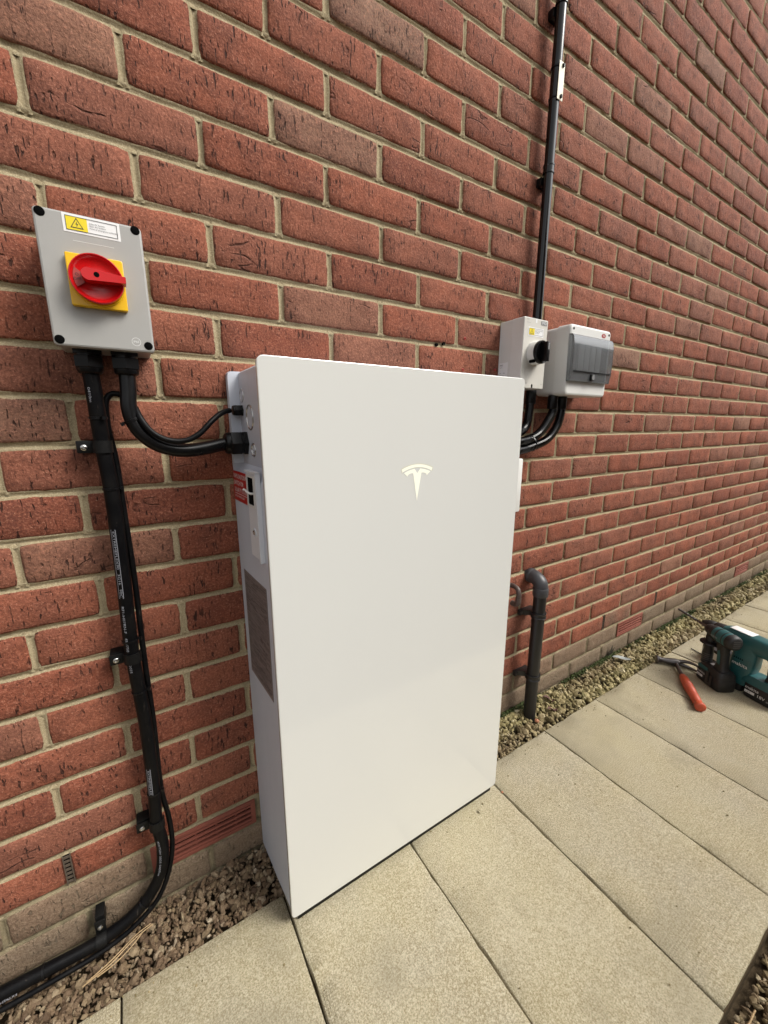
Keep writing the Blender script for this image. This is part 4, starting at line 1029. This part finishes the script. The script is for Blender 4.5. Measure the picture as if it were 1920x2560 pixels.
def pipe_bracket(z, label):
    t = thing('pipe_bracket', (px_, -0.02, z), label, 'bracket', 'brackets of the waste pipe')
    MB().lathe((px_, py_, z), (0, 0, 1), [(-0.0095, 0.0209), (-0.0095, 0.0246), (-0.0078, 0.0252), (-0.0060, 0.0238), (0.0060, 0.0238), (0.0078, 0.0252), (0.0095, 0.0246), (0.0095, 0.0209)], 28, cap=False).build('ring', 'pipe_dark', t)
    mb = MB(); mb.prism([(-0.012, -0.03), (-0.033, -0.012), (-0.045, -0.012), (-0.045, -0.001), (0.02, -0.001), (0.016, -0.03)], (px_, 0, z - 0.009), (1, 0, 0), (0, 1, 0), (0, 0, 1), 0.018)
    mb.build('wall_plate', 'pipe_dark', t)
    screw((px_ - 0.0385, -0.0118, z), (0, -1, 0), 0.0048, t, 'steel_worn')
pipe_bracket(0.3995, 'upper bracket clamping the black waste pipe')
pipe_bracket(0.1680, 'lower bracket clamping the black waste pipe near the gravel')
hk = thing('overflow_pipe', (0.955, -0.02, 0.48), 'small brown overflow pipe hooking back to the wall beside the battery', 'pipe')
hx = 0.9555
MB().tube(spline([(hx, 0.004, 0.5080), (hx, -0.016, 0.5080), (hx, -0.030, 0.5030), (hx, -0.0365, 0.4900), (hx, -0.0365, 0.470)], 0.003), 0.0078, 18).build('upper_bend', 'pipe_brown', hk, smooth=60)
MB().tube(spline([(hx, -0.0365, 0.474), (hx, -0.0355, 0.458), (hx, -0.026, 0.4500), (hx, -0.012, 0.449)], 0.003), 0.0092, 18).build('lower_elbow', 'pipe_brown', hk, smooth=60)

# ------------------------------------------------------------------ tools on the paving
class LB(MB):
    """mesh builder in a tool's own frame: a forward, b sideways (away from the wall side), z up"""
    def __init__(s, O, h):
        super().__init__(); hx, hy = h; l = math.hypot(hx, hy); s.O = O; s.h = (hx / l, hy / l)
    def w(s, a, b, z): return (s.O[0] + s.h[0] * a + s.h[1] * b, s.O[1] + s.h[1] * a - s.h[0] * b, z)
    def build(s, *k, **kw):
        s.v = [s.w(*p) for p in s.v]; return MB.build(s, *k, **kw)
def tool_text(lb, txt, size, a, b, z, mat, parent, sx=1.0, tilt=0.0):
    O, h = lb.O, lb.h; p = lb.w(a, b, z)
    U = Vector((-h[0] * math.cos(tilt), -h[1] * math.cos(tilt), math.sin(tilt))); V = Vector((h[0] * math.sin(tilt), h[1] * math.sin(tilt), math.cos(tilt)))
    return text_on(txt, size, p, U, V, mat, parent, sx=sx)
def rsec(ac, zc, wa, wb, kind, n=20, p=3.0):
    """superellipse ring; kind 'z' lies at height zc spanning a,b ; kind 'a' lies at a=ac spanning b,z"""
    out = []
    for k in range(n):
        q = 2 * math.pi * k / n; c, s_ = math.cos(q), math.sin(q)
        x = math.copysign(abs(c) ** (2 / p), c); y = math.copysign(abs(s_) ** (2 / p), s_)
        out.append((ac + wa * x, wb * y, zc) if kind == 'z' else (ac, wa * x, zc + wb * y))
    return out
def drill_bit(mb, a0, a1, z, r, turns):
    rings = []
    for k in range(41):
        t = k / 40; a = a0 + (a1 - a0) * t; rot = 2 * math.pi * turns * max(0, t - 0.35)
        rings.append([(a, r * (1.0 if i % 2 == 0 else 0.72) * math.cos(rot + 2 * math.pi * i / 8), z + r * (1.0 if i % 2 == 0 else 0.72) * math.sin(rot + 2 * math.pi * i / 8)) for i in range(8)])
    rings.append([(a1 + r * 1.2, 0.0, z)] * 8); mb.loft(rings)

# --- front cordless drill
O1, H1 = (1.811, -0.367), (0.52, 0.854)
L1 = lambda: LB(O1, H1)
d1 = thing('cordless_drill', (1.83, -0.34, 0), 'black and teal cordless drill with a long bit and a ringed side grip', 'drill', 'power tools')
za = 0.207
L1().lathe((0.018, 0, za), (1, 0, 0), [(0, 0.0275), (0.006, 0.0292), (0.040, 0.0292), (0.060, 0.0270), (0.072, 0.0250)], 28).build('motor_housing', 'tool_teal', d1)
rc_ = L1().lathe((-0.008, 0, za), (1, 0, 0), [(0, 0.0180), (0.003, 0.0250), (0.009, 0.0295), (0.026, 0.0305), (0.028, 0.0290)], 28).build('rear_cap', 'tool_black', d1)
for z in (-0.012, -0.004, 0.004, 0.012):
    L1().box(-0.0085, -0.004, -0.014, 0.014, za + z - 0.0012, za + z + 0.0012).build('vent_slot', 'tool_dust', rc_)
L1().lathe((0.078, 0, za), (1, 0, 0), [(0, 0.0258), (0.004, 0.0268), (0.020, 0.0255), (0.024, 0.0225)], 24).build('torque_ring', 'tool_black', d1)
L1().lathe((0.102, 0, za), (1, 0, 0), [(0, 0.0215), (0.016, 0.0205), (0.026, 0.0150), (0.032, 0.0085)], 20).build('chuck', 'tool_black', d1)
b_ = L1(); drill_bit(b_, 0.128, 0.290, za, 0.0056, 4); b_.build('bit', 'steel_worn', d1, smooth=0)
L1().loft([rsec(0.034, 0.076, 0.026, 0.0200, 'z'), rsec(0.034, 0.095, 0.0185, 0.0160, 'z'), rsec(0.037, 0.130, 0.0175, 0.0165, 'z'), rsec(0.043, 0.165, 0.0200, 0.0170, 'z'), rsec(0.046, 0.190, 0.0260, 0.0190, 'z')]).build('grip', 'tool_black', d1)
L1().prism([(0.030, 0.100), (0.044, 0.104), (0.048, 0.150), (0.040, 0.158), (0.034, 0.140)], (0, -0.0155, 0), (1, 0, 0), (0, 0, 1), (0, -1, 0), 0.0022).build('grip_inlay', 'tool_teal', d1)
L1().box(0.058, 0.070, -0.007, 0.007, 0.150, 0.176, 0.003).build('trigger', 'tool_black', d1)
L1().loft([rsec(0.050, 0.052, 0.056, 0.0375, 'z', p=5), rsec(0.050, 0.066, 0.055, 0.0370, 'z', p=5), rsec(0.044, 0.077, 0.045, 0.0300, 'z', p=4)]).build('battery_mount', 'tool_black', d1)
L1().prism([(0.048, 0.055), (0.100, 0.055), (0.098, 0.070), (0.055, 0.068)], (0, -0.0368, 0), (1, 0, 0), (0, 0, 1), (0, -1, 0), 0.0014).build('mount_inlay', 'tool_teal', d1)
bt = L1().loft([rsec(0.052, 0.0005, 0.055, 0.0355, 'z', p=6), rsec(0.052, 0.005, 0.0585, 0.0378, 'z', p=6), rsec(0.052, 0.046, 0.0585, 0.0378, 'z', p=6), rsec(0.052, 0.0515, 0.056, 0.036, 'z', p=6)]).build('battery_pack', 'tool_black', d1)
tool_text(L1(), 'makita', 0.0145, 0.100, -0.0384, 0.038, 'print_white', bt)
q_ = L1().prism([(0.098, 0.018), (0.070, 0.018), (0.070, 0.0275), (0.098, 0.0275)], (0, -0.0380, 0), (1, 0, 0), (0, 0, 1), (0, -1, 0), 0.0005).build('badge', 'print_white', bt, smooth=0)
tool_text(L1(), 'LXT', 0.0085, 0.095, -0.0388, 0.0228, 'print_black', q_)
tool_text(L1(), 'makita', 0.0130, 0.078, -0.0300, za - 0.002, 'print_silver', d1, sx=0.9)
sh_ = L1().lathe((0.106, 0, 0.190), (0, 0, -1), [(0, 0.0150), (0.010, 0.0165), (0.030, 0.0170), (0.034, 0.0320), (0.039, 0.0340), (0.042, 0.0200), (0.050, 0.0155), (0.090, 0.0185), (0.124, 0.0175), (0.132, 0.0130)], 24).build('side_grip', 'tool_black', d1)
L1().lathe((0.106, 0, 0.1552), (0, 0, -1), [(0, 0.0195), (-0.0006, 0.0205), (-0.0006, 0.0300), (0, 0.0310)], 28, cap=False).build('guard_ring', 'print_silver', sh_)
for i in range(6): L1().lathe((0.106, 0, 0.108 - i * 0.008), (0, 0, -1), [(0, 0.0184), (0.002, 0.0192), (0.004, 0.0184)], 20, cap=False).build('rib', 'tool_dust', sh_)
for a_, w_ in ((0.030, 0.004), (0.058, 0.007)):
    L1().lathe((a_, 0, za), (1, 0, 0), [(0, 0.0285), (0.0008, 0.0299), (w_, 0.0299 if a_ < 0.05 else 0.0284), (w_ + 0.0008, 0.0275)], 28).build('rubber_band', 'tool_black', d1)
L1().loft([rsec(0.028, za - 0.0215, 0.020, 0.0110, 'a'), rsec(0.075, za - 0.0200, 0.020, 0.0100, 'a'), rsec(0.100, za - 0.0160, 0.016, 0.0080, 'a')]).build('under_shell', 'tool_black', d1)
hkm = L1()
for p_ in (((0.040, 0.060), (0.052, 0.060), (0.052, 0.016), (0.040, 0.016)), ((0.024, 0.050), (0.034, 0.050), (0.034, 0.014), (0.024, 0.014))):
    hkm.prism(p_, (0, -0.0400, 0), (1, 0, 0), (0, 0, 1), (0, -1, 0), 0.0022)
hkm.prism([(0.024, 0.008), (0.052, 0.008), (0.052, 0.0162), (0.024, 0.0162)], (0, -0.0400, 0), (1, 0, 0), (0, 0, 1), (0, -1, 0), 0.0022)
hkm.build('belt_hook', 'steel_worn', d1)
L1().box(0.060, 0.075, -0.012, 0.004, 0.0765, 0.0785, 0.001).build('led_gauge', 'print_white', d1)

# --- rotary hammer behind it
O2, H2 = (1.886, -0.413), (0.25, 0.968)
L2 = lambda: LB(O2, H2)
d2 = thing('rotary_hammer', (1.88, -0.43, 0), 'large teal power tool with a loop handle, cut off by the right edge', 'drill', 'power tools')
zb = 0.199
L2().loft([rsec(0.112, zb, 0.0255, 0.0270, 'a'), rsec(0.100, zb, 0.0300, 0.0320, 'a'), rsec(0.030, zb, 0.0320, 0.0355, 'a', p=4), rsec(-0.060, zb + 0.002, 0.0300, 0.0330, 'a', p=4), rsec(-0.100, zb - 0.002, 0.0250, 0.0270, 'a', p=3)]).build('gear_housing', 'tool_teal', d2)
L2().lathe((0.110, 0, zb), (1, 0, 0), [(0, 0.0265), (0.004, 0.0275), (0.036, 0.0245), (0.040, 0.021)], 24).build('nose', 'tool_black', d2)
L2().lathe((0.150, 0, zb), (1, 0, 0), [(0, 0.0205), (0.006, 0.0225), (0.026, 0.0205), (0.036, 0.0150), (0.046, 0.0110)], 22).build('chuck', 'tool_black', d2)
L2().box(0.012, 0.088, -0.022, 0.018, zb + 0.0345, zb + 0.0372, 0.001).build('type_label', 'label_white', d2)
L2().loft([rsec(0.030, 0.030, 0.034, 0.0300, 'z', p=4), rsec(0.030, 0.070, 0.038, 0.0335, 'z', p=4), rsec(0.026, 0.110, 0.042, 0.0345, 'z', p=4), rsec(0.024, 0.150, 0.040, 0.0335, 'z', p=4), rsec(0.026, 0.195, 0.046, 0.0310, 'z', p=4)]).build('motor_housing', 'tool_teal', d2)
L2().loft([rsec(0.036, 0.0005, 0.026, 0.0280, 'z', p=4), rsec(0.036, 0.032, 0.029, 0.0300, 'z', p=4)]).build('foot', 'tool_black', d2)
tool_text(L2(), 'makita', 0.0200, 0.052, -0.0352, 0.112, 'print_white', d2)
for i in range(5): L2().box(0.046 - i * 0.007, 0.049 - i * 0.007, -0.0352, -0.033, 0.132, 0.136).build('vent_hole', 'recess_black', d2, smooth=0)
L2().loft([rsec(-0.045, 0.056, 0.066, 0.0365, 'z', p=5), rsec(-0.045, 0.070, 0.065, 0.0360, 'z', p=5), rsec(-0.047, 0.086, 0.052, 0.0320, 'z', p=4)]).build('battery_mount', 'tool_teal', d2)
L2().loft([rsec(-0.066, 0.080, 0.022, 0.0220, 'z'), rsec(-0.066, 0.100, 0.0165, 0.0170, 'z'), rsec(-0.064, 0.145, 0.0170, 0.0175, 'z'), rsec(-0.064, 0.175, 0.0200, 0.0180, 'z'), rsec(-0.068, 0.200, 0.0300, 0.0210, 'z')]).build('grip', 'tool_black', d2)
L2().box(-0.050, -0.038, -0.008, 0.008, 0.160, 0.185, 0.003).build('trigger', 'tool_black', d2)
bt = L2().loft([rsec(-0.058, 0.0005, 0.056, 0.0355, 'z', p=6), rsec(-0.058, 0.005, 0.0595, 0.0378, 'z', p=6), rsec(-0.058, 0.050, 0.0595, 0.0378, 'z', p=6), rsec(-0.058, 0.0560, 0.057, 0.036, 'z', p=6)]).build('battery_pack', 'tool_black', d2)
tool_text(L2(), 'makita', 0.0165, -0.008, -0.0385, 0.042, 'print_white', bt)
q_ = L2().prism([(-0.008, 0.020), (-0.040, 0.020), (-0.040, 0.030), (-0.008, 0.030)], (0, -0.0380, 0), (1, 0, 0), (0, 0, 1), (0, -1, 0), 0.0005).build('badge', 'print_white', bt, smooth=0)
tool_text(L2(), 'LXT', 0.0090, -0.012, -0.0388, 0.0250, 'print_black', q_)
tool_text(L2(), '18V', 0.0165, -0.047, -0.0385, 0.0250, 'print_white', bt)
tool_text(L2(), 'LITHIUM-ION', 0.0070, -0.078, -0.0385, 0.0210, 'print_white', bt)
# --- spare battery and thin bit behind the drills
sp = thing('spare_battery', (2.035, -0.262, 0), 'black battery pack with a pale blue label behind the drills', 'battery')
L3 = lambda: LB((2.035, -0.262), (0.5, 0.866))
L3().loft([rsec(0, 0.0005, 0.045, 0.035, 'z', p=6), rsec(0, 0.004, 0.048, 0.037, 'z', p=6), rsec(0, 0.060, 0.048, 0.037, 'z', p=6), rsec(0, 0.066, 0.045, 0.034, 'z', p=6)]).build('case', 'tool_black', sp)
L3().prism([(-0.04, 0.025), (0.035, 0.025), (0.035, 0.055), (-0.04, 0.055)], (0, -0.0368, 0), (1, 0, 0), (0, 0, 1), (0, -1, 0), 0.0008).build('label_panel', 'label_white', sp, smooth=0)
tb = LB((2.045, -0.180), (0.35, 0.93)); drill_bit(tb, -0.07, 0.02, 0.0045, 0.0028, 6)
tag(tb.build('loose_drill_bit', 'steel_worn', smooth=0, local=(2.045, -0.18, 0)), 'thin loose drill bit lying on the paving behind the side grip', 'drill bit')

# --- hammer
hm = thing('claw_hammer', (1.72, -0.27, 0), 'claw hammer with an orange ribbed grip lying on the paving', 'hammer')
hp = [(1.7985, -0.1225, 0.0165), (1.8010, -0.1255, 0.0165), (1.8035, -0.1290, 0.0165), (1.8060, -0.1320, 0.0165), (1.8170, -0.1460, 0.0165), (1.8310, -0.1650, 0.0165), (1.8420, -0.1790, 0.0160), (1.8520, -0.1900, 0.0160)]
head = MB().tube(hp, [0.0135, 0.0165, 0.0165, 0.0130, 0.0112, 0.0140, 0.0160, 0.0135], 18).build('head', 'steel_worn', hm, smooth=35)
for z0, z1, o_ in ((0.0210, 0.0310, 0.0), (0.0125, 0.0075, 0.0)):
    cp = spline([(1.8460, -0.1840, z0), (1.8580, -0.2010, (z0 + z1) / 2), (1.8640, -0.2240, z1), (1.8620, -0.2480, z1), (1.8560, -0.2660, z1 * 0.9)], 0.004)
    MB().tube(cp, [0.0088 - 0.0048 * k / (len(cp) - 1) for k in range(len(cp))], 10).build('claw', 'steel_worn', hm, smooth=45)
MB().tube(spline([(1.8420, -0.1805, 0.0155), (1.8150, -0.2010, 0.0150), (1.7850, -0.2220, 0.0148), (1.7520, -0.2460, 0.0150)], 0.006), 0.0078, 14).build('shaft', 'steel_worn', hm, smooth=60)
gp0, gp1 = Vector((1.7640, -0.2375, 0.0150)), Vector((1.5960, -0.3630, 0.0175)); L_ = (gp1 - gp0).length
pr = []
for k in range(121):
    t = k / 120; r_ = 0.0105 + 0.0045 * min(1, t / 0.12) + 0.0012 * math.sin(t * 5.5)
    if t > 0.88: r_ += 0.0035 * min(1, (t - 0.88) / 0.06)
    if t < 0.03: r_ *= 0.75 + 0.25 * t / 0.03
    if t > 0.985: r_ *= 1 - 0.18 * (t - 0.985) / 0.015
    if 0.30 < t < 0.86: r_ += 0.0018 * math.sin((t - 0.30) * 2 * math.pi / 0.0431)
    pr.append((t * L_, r_))
MB().lathe(gp0, gp1 - gp0, pr, 22).build('grip', 'grip_orange', hm, smooth=50)

# ------------------------------------------------------------------ litter
def leaf(name, p0, p1, width, z0, lift, mat, label, cat='leaf', curl=0.3, group=None):
    p0, p1 = Vector((*p0, z0)), Vector((*p1, z0 + lift)); d = p1 - p0; s_ = Vector((-d.y, d.x, 0)).normalized(); mb = MB(); n = 9; rings = []
    for k in range(n + 1):
        t = k / n; w = width * math.sin(math.pi * (0.04 + 0.94 * t)) ** 0.8; c = p0 + d * t + Vector((0, 0, 0.012 * curl * math.sin(t * 5 + 1)))
        rings.append([c + s_ * w + Vector((0, 0, w * curl)), c + s_ * w * 0.5 + Vector((0, 0, w * curl * 0.3)), c, c - s_ * w * 0.5 + Vector((0, 0, w * curl * 0.3)), c - s_ * w + Vector((0, 0, w * curl))])
    top_ = [q for r_ in rings for q in r_]
    F = [(k * 5 + i, k * 5 + i + 1, (k + 1) * 5 + i + 1, (k + 1) * 5 + i) for k in range(n) for i in range(4)]
    mb.add(top_, F); nb = len(top_); mb.add([q - Vector((0, 0, 0.0006)) for q in top_], [tuple(reversed(f)) for f in F])
    return tag(mb.build(name, mat, smooth=60, local=tuple((p0 + p1) / 2)), label, cat, group)
leaf('leaf', (1.640, -0.020), (1.690, -0.075), 0.0130, 0.022, 0.004, 'leaf_silver', 'silvery grey fallen leaf on the gravel in front of the hammer')
leaf('leaf', (1.150, -0.030), (1.185, -0.058), 0.0085, 0.020, 0.002, 'leaf_brown', 'curled red-brown leaf at the foot of the waste pipe', curl=0.8, group='dead leaves by the waste pipe')
leaf('leaf', (1.115, -0.075), (1.160, -0.085), 0.0075, 0.012, 0.004, 'leaf_brown', 'red-brown leaf scrap on the gravel nearest the paving edge', curl=0.9, group='dead leaves by the waste pipe')
wd = thing('wall_weed', (1.640, -0.006, 0.02), 'dark withered weed standing against the foot of the wall', 'weed')
for dx, h, l in ((0.0, 0.060, 0.006), (0.008, 0.045, 0.018), (-0.006, 0.030, -0.010)):
    pts = [Vector((1.640 + dx, -0.006, 0.015)) + Vector((l * t * t, -0.006 * t, h * t)) for t in [k / 6 for k in range(7)]]
    rings = [[p + Vector((w, 0, 0)), p + Vector((0, -0.001, 0)), p - Vector((w, 0, 0)), p + Vector((0, 0.0006, 0))] for p, w in zip(pts, (0.001, 0.003, 0.006, 0.0085, 0.008, 0.0055, 0.0008))]
    MB().loft(rings).build('leaf_blade', 'leaf_dark', wd, smooth=60)
for k, (a, b, c_, d_) in enumerate((((-0.232, -0.0795, 0.018), (-0.190, -0.0745, 0.025), (-0.150, -0.0560, 0.027), (-0.118, -0.0480, 0.028)),
                                    ((-0.226, -0.0770, 0.019), (-0.188, -0.0700, 0.027), (-0.146, -0.0520, 0.030), (-0.122, -0.0440, 0.027)),
                                    ((-0.210, -0.0780, 0.018), (-0.180, -0.0745, 0.022), (-0.152, -0.0620, 0.024), (-0.135, -0.0500, 0.026)))):
    o_ = MB().tube(spline([a, b, c_, d_], 0.004), [0.0011] * len(spline([a, b, c_, d_], 0.004)), 6).build('straw', 'straw', smooth=60, local=b)
    tag(o_, ('longest dry straw on the gravel under the bend of the thick cable', 'middle dry straw on the gravel, nearest the thick cable', 'shortest dry straw on the gravel, nearest the paving')[k], 'straw', 'dry straws on the gravel')
def crumb(name, x, y, z, r, mat, label, cat, seed, group=None):
    rs = random.Random(seed); mb = MB(); sx, sy, sz = rs.uniform(.8, 1.4), rs.uniform(.7, 1.1), rs.uniform(.5, .8)
    mb.add([(x + v[0] * r * sx * rs.uniform(.75, 1.2), y + v[1] * r * sy * rs.uniform(.75, 1.2), z + r * 0.5 + v[2] * r * sz * rs.uniform(.75, 1.2)) for v in IV], [tuple(f) for f in IF])
    return tag(mb.build(name, mat, smooth=0, local=(x, y, z)), label, cat, group)
crumb('brick_chip', 1.040, -0.086, 0.012, 0.0090, 'chip_orange', 'orange brick chip on the gravel in front of the waste pipe', 'chip', 1)
crumb('brick_chip', 0.735, -0.205, 0.0005, 0.0035, 'chip_orange', 'tiny orange brick crumb by the battery corner on the paving', 'chip', 3)
crumb('pebble', 0.640, -0.212, 0.0005, 0.0055, 'slab', 'small pale pebble against the bottom edge of the battery', 'stone', 2)
tw = MB().tube(spline([(0.742, -0.728, -0.012), (0.752, -0.740, -0.010), (0.790, -0.742, -0.008)], 0.004), 0.0016, 6).build('twig', 'straw', smooth=60, local=(0.76, -0.73, -0.01))
tag(tw, 'pale twig on the dark gravel by the outer paving edge', 'twig')
